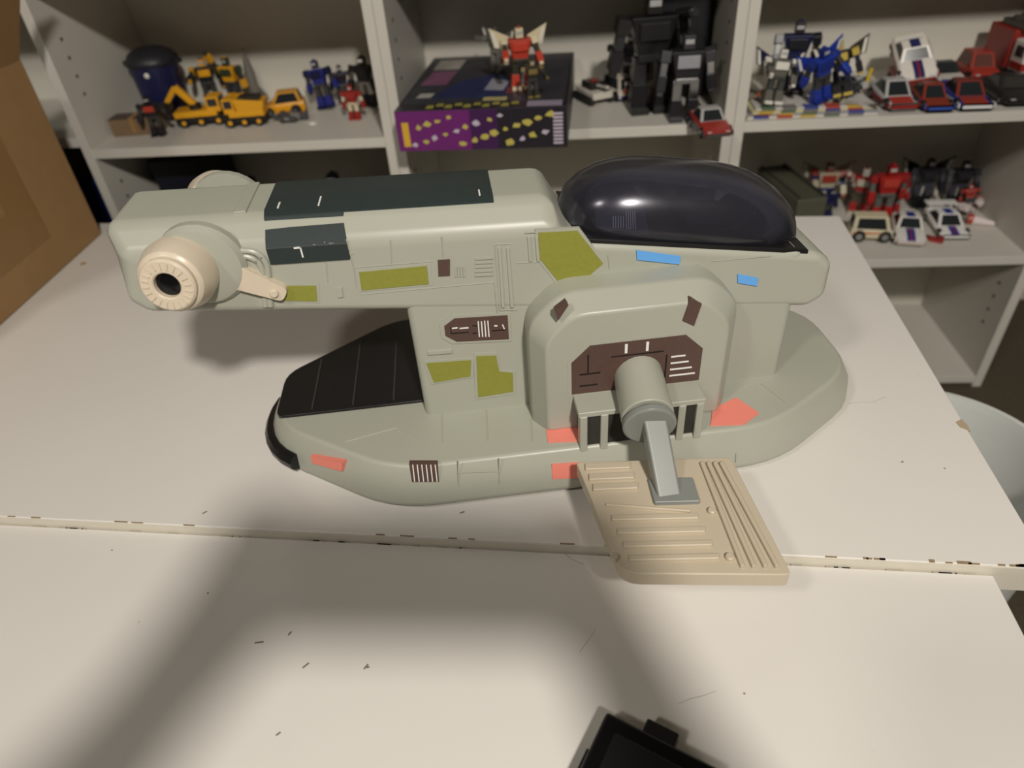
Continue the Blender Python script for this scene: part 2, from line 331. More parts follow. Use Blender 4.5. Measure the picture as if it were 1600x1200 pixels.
# black deck mat and bumper on the bow
mp = rounded([(-.246, -.028), (-.112, -.028), (-.112, .106), (-.150, .106), (-.246, .034)], [.01, .004, .004, .02, .015], 4)
b = B(); prism(b, [(p.x, p.y, DZ-.004) for p in mp], [(p.x, p.y, DZ+.0025) for p in mp]); pad = obj('bow_mat', b, M_BLACK, SHIP, .001)
for u in (-.215, -.18, -.145):
    b = B(); bx(b, u-.0007, u+.0007, -.024, .05 if u < -.2 else .075, DZ+.002, DZ+.0036); obj('rib', b, mat('worn_black', (58, 56, 52), .5), pad)
bl = [(p.x, p.y) for p in rounded(RAFT, .034, 5)]
P = [Vector((x*.998, y*.998, .020)) for x, y in bl if x < -.20]; P.sort(key=lambda q: q.y)
b = B(); tube(b, P, .008, 10); obj('bumper', b, M_BLACK, SHIP)
# pylon and fuselage: plain rounded boxes
b = B(); bx(b, -.118, .186, -.0465, .0465, DZ-.006, .165); obj('pylon', b, M_HULL, SHIP, .006, 3)
PROF = [(-.312, .234), (-.312, .182), (-.300, .170), (.198, .112), (.212, .120), (.212, .150), (.200, .160), (.010, .192), (-.006, .2215)]
def ringf(v, drop): return [(u+(.012 if i == 0 and drop else 0), v, z-(drop if i in (0, 8) else 0)) for i, (u, z) in enumerate(PROF)]
b = B(); loft(b, [ringf(-.047, .017), ringf(-.030, 0), ringf(.030, 0), ringf(.047, .017)])
fus = obj('fuselage', b, M_HULL, SHIP, .007, 4, ang=50)
WV = -.047; WP = (0, WV, 0); WN = (0, -1, 0)
# dark green roof panel
def roofz(u): return .234+(u+.314)*(.2215-.234)/.308
rr = []
for u in (-.205, -.045):
    z = roofz(u); e = .0010; rr.append([(u, -.0315, z-.0022), (u, -.0255, z+e), (u, .0255, z+e), (u, .0315, z-.0022), (u, .0285, z-.005), (u, -.0285, z-.005)])
b = B(); loft(b, rr); roof = obj('roof_panel', b, M_DKGREEN, SHIP, .0006, 2, ang=50)
rr = []
for u in (-.205, -.15):
    z = roofz(u); rr.append([(u, -.0315, z-.0018), (u, -.0487, z-.0178), (u, -.0487, z-.030), (u, -.0455, z-.030), (u, -.0455, z-.0185), (u, -.0305, z-.0045)])
b = B(); loft(b, rr); obj('roof_panel', b, M_DKGREEN, SHIP, .0006, 2, ang=50)
for u, l in ((-.196, .010), (-.168, .016), (-.055, .010)):
    z = roofz(u); b = B(); bx(b, u, u+.0011, -.025, -.025+l, z+.0006, z+.0016); obj('print_mark', b, M_WHITE, roof)
b = B(); bx(b, -.182, -.181, -.0494, -.048, .203, .211); bx(b, -.186, -.181, -.0494, -.048, .210, .211); obj('print_mark', b, M_WHITE, roof)
b = B(); z = roofz(-.222); bx(b, -.226, -.217, -.027, .027, z-.004, z+.0014); obj('roof_strap', b, M_HULL, SHIP, .0008)
# canopy: a plain bubble over an open cockpit
SL = (.160-.192)/(.200-.010)
def sill(u): return .192+(u-.010)*SL
rings = []
NU = 16
for i in range(NU+1):
    s = -1+2*i/NU; uc = .100+.098*math.copysign(abs(s)**.85, s); hgt = .050*max(0, 1-abs(s)**2.6)**.6; wd = .0435*max(.02, 1-abs(s)**3.2)**.5
    rings.append([(uc, -wd*math.cos(math.pi*k/24), sill(uc)-.002+hgt*max(0, math.sin(math.pi*k/24))**.7) for k in range(25)])
b = B(); loft(b, rings, close=False, caps=False); can = obj('canopy', b, M_SMOKE, SHIP, ang=80)
so = can.modifiers.new('solid', 'SOLIDIFY'); so.thickness = .0009
b = B(); u0, u1 = .010, .190; prism(b, [(u0, -.0445, sill(u0)-.004), (u1, -.0445, sill(u1)-.004), (u1, -.0445, sill(u1)+.0016), (u0, -.0445, sill(u0)+.0016)], [(u0, .0445, sill(u0)-.004), (u1, .0445, sill(u1)-.004), (u1, .0445, sill(u1)+.0016), (u0, .0445, sill(u0)+.0016)]); obj('cockpit_floor', b, M_BLACK, SHIP, .001)
b = B(); prism(b, [(.10, -.024, .172), (.150, -.024, .164), (.162, -.024, .186), (.152, -.024, .190), (.138, -.024, .178), (.10, -.024, .184)], [(.10, .024, .172), (.150, .024, .164), (.162, .024, .186), (.152, .024, .190), (.138, .024, .178), (.10, .024, .184)]); obj('pilot_seat', b, M_BLACK, SHIP, .003, 3)
b = B(); prism(b, [(.028, -.034, .188), (.070, -.034, .182), (.066, -.016, .206), (.030, -.016, .206)], [(.028, .034, .188), (.070, .034, .182), (.066, .016, .206), (.030, .016, .206)]); con = obj('console', b, mat('console_grey', (74, 74, 84), .5), SHIP, .001)
cn = Vector((0, -.80, .60)); cp = (.05, -.0256, .196)
for k in range(5):
    b = B(); bar_px(b, 958+k*4, 338, 958+k*4, 356, 1.4, cp, cn, .0004); obj('print_mark', b, M_WHITE, con)
for k in range(5):
    b = B(); bar_px(b, 978+k*3.4, 330, 979+k*3.4, 358, 1.3, cp, cn, .0004); obj('print_mark', b, M_WHITE, con)
# square engine pod on the side
NC = (.050, .100); PV = -.084
po = rounded([(-.030, .040), (.130, .040), (.130, .140), (.105, .164), (-.005, .164), (-.030, .140)], [.003, .003, .012, .012, .012, .012], 4)
pi_ = [((p.x-.05)*.86+.05, (p.y-.10)*.86+.098) for p in po]
b = B(); loft(b, [[(p.x, -.043, p.y) for p in po], [(p.x, -.068, p.y) for p in po], [(u, PV, z) for u, z in pi_]]); eng = obj('engine_pod', b, M_HULL, SHIP, .0035, 3, ang=40)
PP = (0, PV, 0)
fc = [(.000, .082), (.100, .082), (.100, .112), (.086, .126), (.014, .126), (.000, .112)]
b = B(); prism(b, [(u, PV+.002, z) for u, z in fc], [(u, PV-.0008, z) for u, z in fc]); face = obj('pod_face', b, M_BROWN, eng)
b = B(); fo = [((u-.05)*1.06+.05, (z-.104)*1.10+.104) for u, z in fc]; prism(b, [(u, PV+.002, z) for u, z in fo], [(u, PV-.0003, z) for u, z in fo]); obj('face_border', b, M_HULL, eng)
for (u, z0, z1) in ((.040, .116, .124), (.056, .116, .124)):
    b = B(); bx(b, u, u+.002, PV-.0014, PV, z0, z1); obj('print_mark', b, M_WHITE, face)
for k in range(4):
    b = B(); bx(b, .076, .096-k*.003, PV-.0013, PV, .089+k*.006, .0902+k*.006); obj('print_mark', b, M_WHITE, face)
for (u0, u1, z0, z1) in ((.006, .022, .100, .101), (.012, .013, .101, .118), (.006, .020, .089, .090), (.072, .073, .085, .110), (.03, .07, .1135, .1142)):
    b = B(); bx(b, u0, u1, PV-.0013, PV, z0, z1); obj('print_mark', b, M_BLKPRINT, face)
for (z,) in ((.150,), (.158,)):
    b = B(); bx(b, -.002, .102, -.0735+(.150-z)*-.4, -.066, z-.0006, z+.0006); obj('seam', b, M_HULL, eng)
# loading bay below the hub: solid block, its inner shade painted dark
b = B(); bx(b, .004, .096, -.1045, -.060, DZ-.004, .078); bay = obj('loading_bay', b, M_RECESS_SHADE, SHIP, .002)
b = B(); bx(b, .001, .099, -.107, -.058, .076, .081); obj('bay_lintel', b, M_HULL, bay, .001)
for u in (.002, .018, .078, .092):
    b = B(); bx(b, u, u+.006, -.108, -.098, DZ-.004, .0775); obj('bay_post', b, M_HULL, bay, .001)
# hub, arm and tan loading ramp
RZ = .052
hub0 = Vector((.052, -.078, .094)); hub1 = onplane(1012, 652, (0, -.125, 0), (0, -1, 0)); dv = (hub1-hub0).normalized()
b = B(); cyl(b, hub0, hub1, .0185, .0195, 28); hub = obj('hub', b, M_HULL, SHIP, .0015, 3)
b = B(); cyl(b, hub1-dv*.001, hub1+dv*.003, .0155, n=28); obj('hub_recess', b, M_BLACK, hub)
b = B(); lathe(b, [(.0180, .002), (.0195, .004), (.0195, .008), (.0180, .009)], hub1, dv, 28); fl = obj('flange', b, M_HULL2, SHIP, .0006)
def beam(bm, p0, p1, wd, ht, up=(0, 0, 1)):
    p0, p1 = Vector(p0), Vector(p1); d = (p1-p0).normalized(); s = d.cross(Vector(up)).normalized(); n = s.cross(d)
    prism(bm, [p0-s*wd-n*ht, p0+s*wd-n*ht, p0+s*wd+n*ht, p0-s*wd+n*ht], [p1-s*wd-n*ht, p1+s*wd-n*ht, p1+s*wd+n*ht, p1-s*wd+n*ht])
ap = Vector((*flat(1044, 775, RZ), RZ-.002))
b = B(); beam(b, hub1+dv*.004+Vector((.003, 0, .003)), ap, .0085, .006); arm = obj('arm', b, M_HULL2, SHIP, .002, 3)
b = B(); q = [flat(x, y, RZ) for x, y in ((1012, 752), (1082, 750), (1094, 788), (1022, 790))]; prism(b, [(u, v, RZ-.004) for u, v in q], [(u, v, RZ+.0035) for u, v in q]); obj('hinge_plate', b, M_HULL2, arm, .0012)
rp = rounded([flat(x, y, RZ) for x, y in ((900, 722), (1142, 714), (1238, 898), (972, 896))], [.003, .006, .004, .012])
b = B(); prism(b, [(p.x, p.y, RZ-.012) for p in rp], [(p.x, p.y, RZ) for p in rp]); ramp = obj('ramp', b, M_TAN, SHIP, .0025, 4, ang=50)
def rbar(x0, y0, x1, y1, wpx, hgt, name='ramp_rib', m=None, bev=.001):
    b = B(); bar_px(b, x0, y0, x1, y1, wpx, (0, 0, RZ), (0, 0, 1), hgt); return obj(name, b, m or M_TAN, ramp, bev, 3)
for k in range(4): rbar(1096+k*10, 724, 1160+k*18, 888, 7, .0026)
for k in range(3): rbar(914+k*6, 732+k*16, 985+k*6, 729+k*16, 10, .0026, 'ramp_tread')
for k in range(5): rbar(946+k*9, 790+k*21, 1080+k*11, 787+k*21 if k else 800, 9 if k else 4, .0022, 'ramp_tread')
for x, y in ((1112, 800), (1140, 872), (960, 872)):
    u, v = flat(x, y, RZ); b = B(); lathe(b, [(.003, -.001), (.003, .002), (.0022, .0028)], (u, v, RZ), (0, 0, 1), 16); obj('ramp_rivet', b, M_TAN, ramp)
# round tan lamps on the tail, one each side
def sidelamp(sgn):
    def V(u, v, z): return Vector((u, v*sgn, z))
    b = B(); lathe(b, [(.030, -.004), (.030, .002), (.027, .006), (.020, .008)], V(-.250, -.047, .205), V(0, -1, 0), 28); mt = obj('lamp_mount', b, M_HULL, SHIP)
    c_ = V(-.262, -.052, .205); ax = V(-.08, -1, .10)
    b = B(); lathe(b, [(.024, -.004), (.025, .010), (.0215, .022), (.019, .024)], c_, ax, 32); hs = obj('lamp_housing', b, M_TAN2, SHIP, .0008)
    b = B(); lathe(b, [(.0185, .022), (.0185, .027), (.017, .0285), (.0095, .0285), (.0085, .0275), (.0085, .021)], c_, ax, 32); rg = obj('lamp_ring', b, M_TAN2, hs, .0004)
    b = B(); lathe(b, [(.0086, .0215), (.0086, .024), (.004, .0255)], c_, ax, 20); obj('lens', b, M_BLACKG, rg)
    x_, y_, a_ = frame(ax)
    for k in range(20):
        an = 2*math.pi*k/20; d_ = x_*math.cos(an)+y_*math.sin(an); e_ = a_.cross(d_); p0 = c_+a_*.0282+d_*.0115; p1 = c_+a_*.0282+d_*.016
        b = B(); q = [p0-e_*.0005, p1-e_*.0005, p1+e_*.0005, p0+e_*.0005]; prism(b, q, [k_+a_*.001 for k_ in q]); obj('ring_tooth', b, M_TAN2, rg)
    b = B(); q = rounded([(-.256, .205), (-.246, .192), (-.203, .172), (-.197, .181), (-.236, .212)], [.001, .004, .004, .004, .004]); prism(b, [V(p.x, -.046, p.y) for p in q], [V(p.x, -.053, p.y) for p in q]); br = obj('bracket', b, M_TAN2, SHIP, .001)
    b = B(); lathe(b, [(.0032, 0), (.0032, .002), (.0024, .003)], V(-.207, -.0525, .180), V(0, -1, 0), 14); obj('bolt', b, M_TAN2, br)
sidelamp(1); sidelamp(-1)
for k in range(2):
    s = k*8; P = [onplane(x, y, (0, -.0475, 0), WN) for x, y in ((352, 399-s), (392+s, 400-s), (410+s, 415-s*.6), (415+s, 478))]
    b = B(); tube(b, smooth_path(P, .006), .0022, 10); obj('pipe', b, M_HULL, SHIP)
# stickers on the side wall
for px in ([(561, 425), (667, 415), (670, 443), (565, 453)], [(440, 446), (494, 446), (496, 470), (437, 469)], [(841, 363), (902, 360), (942, 411), (888, 459), (843, 403)], [(666, 567), (736, 562), (735, 587), (678, 597)], [(744, 556), (775, 555), (780, 580), (801, 582), (802, 611), (747, 620)]):
    cx = sum(p[0] for p in px)/len(px); cy = sum(p[1] for p in px)/len(px)
    decal('sticker_border', [(cx+(x-cx)*1.07+math.copysign(2, x-cx), cy+(y-cy)*1.07+math.copysign(2, y-cy)) for x, y in px], WP, WN, M_HULL, SHIP, .0004)
    decal('sticker', px, WP, WN, M_OLIVE, SHIP, .0009)
decal('sticker', [(684, 406), (703, 405), (703, 430), (685, 431)], WP, WN, M_BROWN, SHIP, .0009)
decal('sticker_border', [(686, 505), (706, 492), (797, 488), (799, 533), (706, 537), (690, 528)], WP, WN, M_HULL, SHIP, .0004)
pl = decal('sticker', [(694, 509), (710, 497), (793, 492), (795, 529), (714, 533), (696, 524)], WP, WN, M_BROWN, SHIP, .0009)
for q in ((747, 501, 749, 525), (752, 501, 754, 525), (757, 500, 759, 525), (762, 500, 764, 525), (706, 512, 715, 511), (718, 512, 732, 511), (772, 508, 777, 508), (785, 506, 788, 513)):
    b = B(); bar_px(b, *q, 1.8, WP, WN, .0013); obj('print_mark', b, M_WHITE, pl)
for q in ((704, 520, 732, 518), (704, 510, 705, 521), (738, 508, 745, 508), (738, 520, 745, 519), (768, 516, 790, 514)):
    b = B(); bar_px(b, *q, 1.4, WP, WN, .0012); obj('print_mark', b, M_BLKPRINT, pl)
decal('sticker', [(994, 391), (1063, 400), (1061, 412), (995, 405)], WP, WN, M_BLUE, SHIP, .0012)
decal('sticker', [(1152, 428), (1184, 434), (1182, 446), (1152, 441)], WP, WN, M_BLUE, SHIP, .0012)
decal('sticker', [(1078, 466), (1096, 474), (1084, 508), (1066, 500)], PP, WN, M_BROWN, SHIP, .0010, .004)
decal('sticker', [(866, 484), (884, 470), (888, 476), (872, 500)], PP, WN, M_BROWN, SHIP, .0010, .004)
# raised mouldings on the side wall
for (x0, y0, x1, y1, wp) in ((780, 386, 786, 480, 5), (793, 386, 800, 480, 5), (826, 369, 829, 408, 5), (838, 369, 841, 408, 5), (668, 551, 706, 548, 6), (530, 448, 532, 464, 9), (489, 386, 499, 386, 10)):
    b = B(); bar_px(b, x0, y0, x1, y1, wp, WP, WN, .0012); obj('moulding', b, M_HULL, SHIP, .0003)
for k in range(5):
    for (x, y, l, s) in ((742, 404, 28, 6.5),):
        b = B(); bar_px(b, x, y+k*s, x+l, y+k*s-1.5, 3, WP, WN, .001); obj('louvre', b, M_HULL, SHIP)
for k in range(4):
    b = B(); bar_px(b, 711+k*4.5, 416, 712+k*4.5, 432, 2.4, WP, WN, .001); obj('louvre', b, M_HULL, SHIP)
for c_ in (514, 529):
    for k in range(5):
        b = B(); bar_px(b, c_, 380+k*5.6, c_+8, 380+k*5.6, 2.4, WP, WN, .001); obj('louvre', b, M_HULL, SHIP)
for path in ([(541, 374), (552, 416), (558, 450)], [(553, 418), (676, 408)], [(563, 460), (772, 441)], [(773, 382), (800, 381)], [(773, 382), (781, 485), (808, 484)], [(772, 441), (777, 488)], [(820, 364), (848, 362)], [(507, 378), (512, 440)], [(505, 400), (553, 396)], [(610, 376), (612, 412)], [(690, 370), (692, 400)], [(950, 398), (952, 420)], [(1090, 412), (1092, 424)], [(1112, 408), (1205, 400)], [(806, 411), (842, 409)], [(843, 409), (885, 462)]):
    P = [onplane(x, y, (0, WV-.0001, 0), WN) for x, y in path]
    P = [p for p in P]; b = B(); tube(b, P, .0005, 5); obj('panel_seam', b, M_HULL, SHIP)
# stickers on the raft
DP, DN = (0, 0, DZ), (0, 0, 1); SP, SN = (0, -.1135, .020), Vector((0, -1, .14))
decal('sticker', [(853, 668), (900, 664), (918, 676), (922, 690), (856, 692)], DP, DN, M_SALMON, SHIP, .0008)
decal('sticker', [(862, 726), (905, 723), (905, 746), (863, 748)], SP, SN, M_SALMON, SHIP, .0008)
decal('sticker', [(1113, 640), (1150, 622), (1186, 646), (1162, 664), (1110, 666)], DP, DN, M_SALMON, SHIP, .0008)
sideL = (Vector((-.258, -.036, .02))*.985, Vector((-.078, -.108, .018)))
decal('sticker', [(487, 711), (537, 722), (536, 735), (490, 722)], (-.204, -.075, .020), sideL[1], M_SALMON, SHIP, .0018, .004)
v_ = decal('vent', [(640, 724), (684, 724), (686, 752), (644, 752)], SP, SN, M_BROWN, SHIP, .0008, .004)
for k in range(6):
    b = B(); bar_px(b, 645+k*7, 725, 648+k*7, 751, 1.6, SP, SN, .0014); obj('print_mark', b, M_WHITE, v_)
for path in ([(716, 720), (716, 758)], [(780, 716), (780, 756)], [(716, 738), (780, 736)], [(1150, 708), (1150, 722)], [(690, 645), (692, 692)], [(1210, 590), (1160, 606)], [(760, 640), (762, 690)], [(540, 690), (620, 668), (660, 690)], [(830, 655), (832, 690)], [(1190, 600), (1228, 630)]):
    p, n = (SP, SN) if path[0][1] > 700 else (DP, DN)
    b = B(); tube(b, [onplane(x, y, p, n)+Vector(n).normalized()*.0002 for x, y in path], .0006, 5); obj('panel_seam', b, M_HULL, SHIP)
# ------------------------------------------------------------------ small toys on the shelves
S1, S2 = .094, -.126
def P2(x, y, z): p = onz(x, y, z); return (p.x, p.y, p.z)
_pc = {}
def pm(c, rough=.35, metal=0):
    k = (c, rough, metal)
    if k not in _pc: _pc[k] = mat('toy_paint_%d_%d_%d_%d' % (c+(int(rough*100)+int(metal*1000),)), c, rough, metal, noise=.07, scale=80)
    return _pc[k]
WHT, RED, BLU, NAVY, BLK, GRY, YEL, CRM, SIL, DGRY = (218, 214, 204), (142, 38, 32), (38, 62, 150), (24, 28, 62), (24, 24, 25), (120, 118, 112), (222, 160, 30), (206, 194, 162), (170, 170, 170), (62, 62, 62)
def toy_car(label, loc, head, body, roof=None, stripe=None, low=None, L=.082, W=.037, H=.024, tilt=(0, 0), wing=False, style='coupe', glass=None, name='toy_car', hood=None, rack=False, bars=False):
    """local +x is the front"""
    t = thing(name, label, 'toy car' if name == 'toy_car' else 'toy '+name.split('_')[-1], loc, (R(tilt[0]), R(tilt[1]), R(head)), 'toy cars on the shelves')
    h, l = W/2, L/2; g = H*.16; wr = H*.24
    if style == 'coupe': belt = [(-l, .62), (-l*.6, .64), (l*.2, .58), (l*.8, .46), (l, .34)]; cab = (-.72*l, .30*l, -.42*l, -.02*l)
    elif style == 'wedge': belt = [(-l, .66), (-l*.5, .60), (l*.2, .50), (l*.8, .34), (l, .22)]; cab = (-.70*l, .42*l, -.38*l, .02*l)
    elif style == 'hatch': belt = [(-l, .58), (-l*.2, .58), (l*.45, .55), (l*.85, .48), (l, .38)]; cab = (-.92*l, .48*l, -.78*l, .14*l)
    else: belt = [(-l, .52), (0, .52), (l*.8, .50), (l*.93, .46), (l, .40)]; cab = (-.97*l, .86*l, -.93*l, .62*l)
    # body: rings along x, pinched at the ends
    rings = []
    for i, (x, z) in enumerate(belt):
        k = .86 if i in (0, len(belt)-1) else 1.0; zz = z*H
        rings.append([(x, -h*k*.94, g), (x, -h*k, g+.12*H), (x, -h*k*.99, zz-.1*H), (x, -h*k*.88, zz), (x, h*k*.88, zz), (x, h*k*.99, zz-.1*H), (x, h*k, g+.12*H), (x, h*k*.94, g)])
    b = B(); loft(b, rings); bo = obj('body', b, pm(body), t, .0009, 2, ang=45)
    def bz(x):
        for (x0, z0), (x1, z1) in zip(belt, belt[1:]):
            if x0 <= x <= x1: return (z0+(z1-z0)*(x-x0)/(x1-x0))*H
        return belt[-1][1]*H
    # cabin
    x0, x1, x2, x3 = cab; hb, ht = h*.86, h*.66
    lo = [(x0, -hb, bz(x0)-.001), (x1, -hb, bz(x1)-.001), (x1, hb, bz(x1)-.001), (x0, hb, bz(x0)-.001)]; hi = [(x2, -ht, H), (x3, -ht, H), (x3, ht, H), (x2, ht, H)]
    b = B(); prism(b, lo, hi); ca = obj('cabin', b, pm(roof or body), t, .0008, 2)
    gm = pm(glass or (38, 42, 44), .15)
    def win(a, c, d, e):
        q = [Vector(k) for k in (a, c, d, e)]; m_ = sum(q, Vector())/4; n = (q[1]-q[0]).cross(q[3]-q[0]).normalized()
        if n.dot(m_-Vector((0, 0, H*.7))) < 0: n = -n
        q = [m_+(k-m_)*.78 for k in q]; b = B(); prism(b, [k-n*.0006 for k in q], [k+n*.0005 for k in q]); obj('window', b, gm, ca)
    win(lo[1], lo[2], hi[2], hi[1]); win(lo[0], lo[3], hi[3], hi[0]); win(lo[0], lo[1], hi[1], hi[0]); win(lo[3], lo[2], hi[2], hi[3])
    for x in (-.60*l, .62*l):
        for s in (-1, 1):
            b = B(); cyl(b, (x, s*h*.80, wr), (x, s*(h+.0006), wr), wr, n=18); wh = obj('wheel', b, pm(BLK, .6), t, .0005)
            b = B(); cyl(b, (x, s*h*.9, wr), (x, s*(h+.0012), wr), wr*.5, n=12); obj('hubcap', b, pm(SIL, .25, 1), wh)
    b = B(); bx(b, l*.95, l*1.02, -h*.82, h*.82, g, g+.14*H); obj('bumper', b, pm(low or body), t, .0006)
    b = B(); bx(b, -l*1.02, -l*.95, -h*.82, h*.82, g, g+.16*H); obj('bumper', b, pm(low or body), t, .0006)
    for s in (-1, 1):
        zf = bz(l*.93); b = B(); bx(b, l*.90, l*.985, s*h*.62-h*.14, s*h*.62+h*.14, zf-.10*H, zf+.004*H); obj('headlight', b, pm((200, 205, 210), .15) if stripe else pm(SIL, .3), t, .0003)
    if low:
        for s in (-1, 1):
            b = B(); bx(b, -l*.93, l*.93, s*h*.975-.0008, s*h*.975+.0012, g, g+.20*H); obj('side_skirt', b, pm(low), t, .0003)
    if hood:
        ps = [x for x in (x1+.02*l, l*.55, l*.8, l*.96)]; b = B()
        loft(b, [[(x, -h*.70, bz(x)-.0006), (x, -h*.70, bz(x)+.0006), (x, h*.70, bz(x)+.0006), (x, h*.70, bz(x)-.0006)] for x in ps]); obj('hood_panel', b, pm(hood), t)
    if stripe:
        def strip(xs, zf, wd, m_):
            b = B(); loft(b, [[(x, -wd, zf(x)-.0005), (x, -wd, zf(x)+.0008), (x, wd, zf(x)+.0008), (x, wd, zf(x)-.0005)] for x in xs]); obj('stripe', b, m_, t)
        xs = [x1, (x1+l*.8)/2 if x1 < l*.7 else l*.9, l*.8 if x1 < l*.8 else l*.95, l*.99]
        strip(xs, bz, h*.26, pm(stripe)); strip(xs, lambda x: bz(x)+.0003, h*.05, pm(RED)); strip([x2, x3], lambda x: H, h*.26, pm(stripe))
    if wing:
        b = B(); bx(b, -l*1.05, -l*.70, -h*1.05, h*1.05, H*1.02, H*1.10); w_ = obj('rear_wing', b, pm(body), t, .0006)
        for s in (-1, 1): b = B(); bx(b, -l*.98, -l*.78, s*h*.72-.001, s*h*.72+.001, H*.55, H*1.04); obj('wing_strut', b, pm(body), w_)
    if rack:
        b = B(); bx(b, x2*.9, x3*.8, -ht*.7, ht*.7, H-.0005, H+.002); obj('roof_rack', b, pm(RED), t, .0005)
    if bars:
        for s in (-1, 1):
            b = B(); bx(b, -l*.9, l*.85, s*h*.985-.0006, s*h*.985+.0012, H*.36, H*.42); obj('side_stripe', b, pm((196, 110, 60)), t)
    return t
def part_box(name, parent, m, c, s, rot=(0, 0, 0), bev=.0008, pivot=None):
    b = B(); bx(b, -s[0]/2, s[0]/2, -s[1]/2, s[1]/2, -s[2]/2, s[2]/2); o = obj(name, b, m, parent, bev, 2); o.location = c; o.rotation_euler = tuple(R(k) for k in rot); return o
def toy_robot(label, loc, H, rot, c1, c2, c3, arms=(0, 0), legs=(0, 0), wings=None, cannon=None, lift=0, chest=None, seed=0, visor=None):
    """a plain blocky jointed robot figure; local +x is its front, z up"""
    rnd = random.Random(seed)
    t = thing('toy_robot', label, 'toy robot', (loc[0], loc[1], loc[2]+lift), tuple(R(k) for k in rot), 'toy robots on the shelves')
    m1, m2, m3 = pm(c1), pm(c2), pm(c3, .25, 1 if c3 == SIL else 0)
    k = H
    b = B(); prism(b, [(-.09*k, -.12*k, .46*k), (.08*k, -.12*k, .46*k), (.08*k, .12*k, .46*k), (-.09*k, .12*k, .46*k)], [(-.10*k, -.20*k, .80*k), (.11*k, -.20*k, .80*k), (.11*k, .20*k, .80*k), (-.10*k, .20*k, .80*k)]); to = obj('torso', b, m1, t, .0012, 2)
    part_box('chest_plate', to, pm(chest) if chest else m2, (.11*k, 0, .69*k), (.05*k, .26*k, .14*k))
    part_box('belt', to, m3, (0, 0, .47*k), (.19*k, .26*k, .06*k))
    hd = part_box('head', t, m2, (.01*k, 0, .89*k), (.13*k, .13*k, .15*k)); part_box('visor', hd, pm(visor or SIL, .2), (.064*k, 0, .01*k), (.02*k, .10*k, .05*k), bev=.0003)
    part_box('crest', hd, m1, (0, 0, .08*k), (.09*k, .04*k, .05*k), bev=.0004)
    for s, a in ((-1, arms[0]), (1, arms[1])):
        p = bpy.data.objects.new('arm', None); 
        b = B(); bx(b, -.07*k, .07*k, -.06*k, .06*k, -.06*k, .07*k); ar = obj('arm', b, m2, t, .001); ar.location = (0, s*.26*k, .73*k); ar.rotation_euler = (R(s*rnd.uniform(2, 12)), R(a), 0)
        b = B(); bx(b, -.045*k, .045*k, -.04*k, .04*k, -.22*k, -.05*k); obj('upper_arm', b, m3, ar, .0006)
        b = B(); bx(b, -.06*k, .065*k, -.055*k, .055*k, -.38*k, -.20*k); obj('forearm', b, m1, ar, .001)
        b = B(); bx(b, -.035*k, .05*k, -.035*k, .035*k, -.43*k, -.37*k); obj('hand', b, m2, ar, .0006)
        bpy.data.objects.remove(p)
    for s, a in ((-1, legs[0]), (1, legs[1])):
        b = B(); bx(b, -.06*k, .06*k, -.055*k, .055*k, -.20*k, .03*k); lg = obj('leg', b, m3, t, .0008); lg.location = (0, s*.10*k, .44*k); lg.rotation_euler = (0, R(a), 0)
        b = B(); prism(b, [(-.10*k, -.085*k, -.44*k), (.09*k, -.085*k, -.44*k), (.09*k, .085*k, -.44*k), (-.10*k, .085*k, -.44*k)], [(-.07*k, -.065*k, -.19*k), (.07*k, -.065*k, -.19*k), (.07*k, .065*k, -.19*k), (-.07*k, .065*k, -.19*k)]); obj('shin', b, m1, lg, .001)
        b = B(); bx(b, -.09*k, .15*k, -.08*k, .08*k, -.44*k, -.38*k); obj('foot', b, m2, lg, .0008)
    if wings:
        for s in (-1, 1):
            b = B(); q = [(-.11*k, s*.10*k, .60*k), (-.11*k, s*.42*k, .66*k), (-.11*k, s*.50*k, .98*k), (-.11*k, s*.16*k, .82*k)]; prism(b, q, [(x-.03*k, y, z) for x, y, z in q]); w_ = obj('wing', b, pm(wings), t, .0006)
            b = B(); q = [(-.105*k, s*.34*k, .66*k), (-.105*k, s*.40*k, .67*k), (-.105*k, s*.47*k, .93*k), (-.105*k, s*.41*k, .90*k)]; prism(b, q, [(x-.042*k, y, z) for x, y, z in q]); obj('wing_stripe', b, pm(WHT), w_)
    if cannon:
        b = B(); cyl(b, (-.06*k, .24*k, .78*k), (.36*k, .26*k, .86*k), .045*k, n=12); cn_ = obj('launcher', b, pm(cannon, .2, 1 if cannon == SIL else 0), t, .0005)
        b = B(); cyl(b, (.35*k, .26*k, .857*k), (.372*k, .261*k, .862*k), .03*k, n=12); obj('muzzle', b, pm(BLK), cn_)
    return t
def lying(H): return .11*H   # half thickness of a robot on its back
# ---- left bookcase
p = P2(212, 207, S1); p = (p[0]+.009, p[1], p[2])
t = thing('cardboard_tray', 'small brown cardboard carton beside the navy bucket', 'box', p, (0, 0, R(8)))
b = B(); bx(b, -.036, .038, -.016, .016, 0, .026); obj('carton_body', b, mat('dark_card', (120, 98, 74), .85), t, .0008)
b = B(); bx(b, -.036, .038, -.0165, .0165, .0255, .0265); obj('carton_lid', b, mat('dark_card2', (74, 64, 54), .85), t)
b = B(); bx(b, -.004, .004, -.0168, .0168, .004, .027); obj('tape', b, M_TAPE, t)
toy_robot('black toy robot with a red panel in front of the navy bucket', P2(252, 210, S1), .060, (0, 0, -80), (34, 33, 36), (28, 28, 34), DGRY, arms=(-30, 20), legs=(0, 0), chest=(176, 62, 44), seed=1)
p = P2(268, 180, S1); t = thing('navy_bucket', 'navy blue plastic bucket with a domed black lid', 'bucket', p)
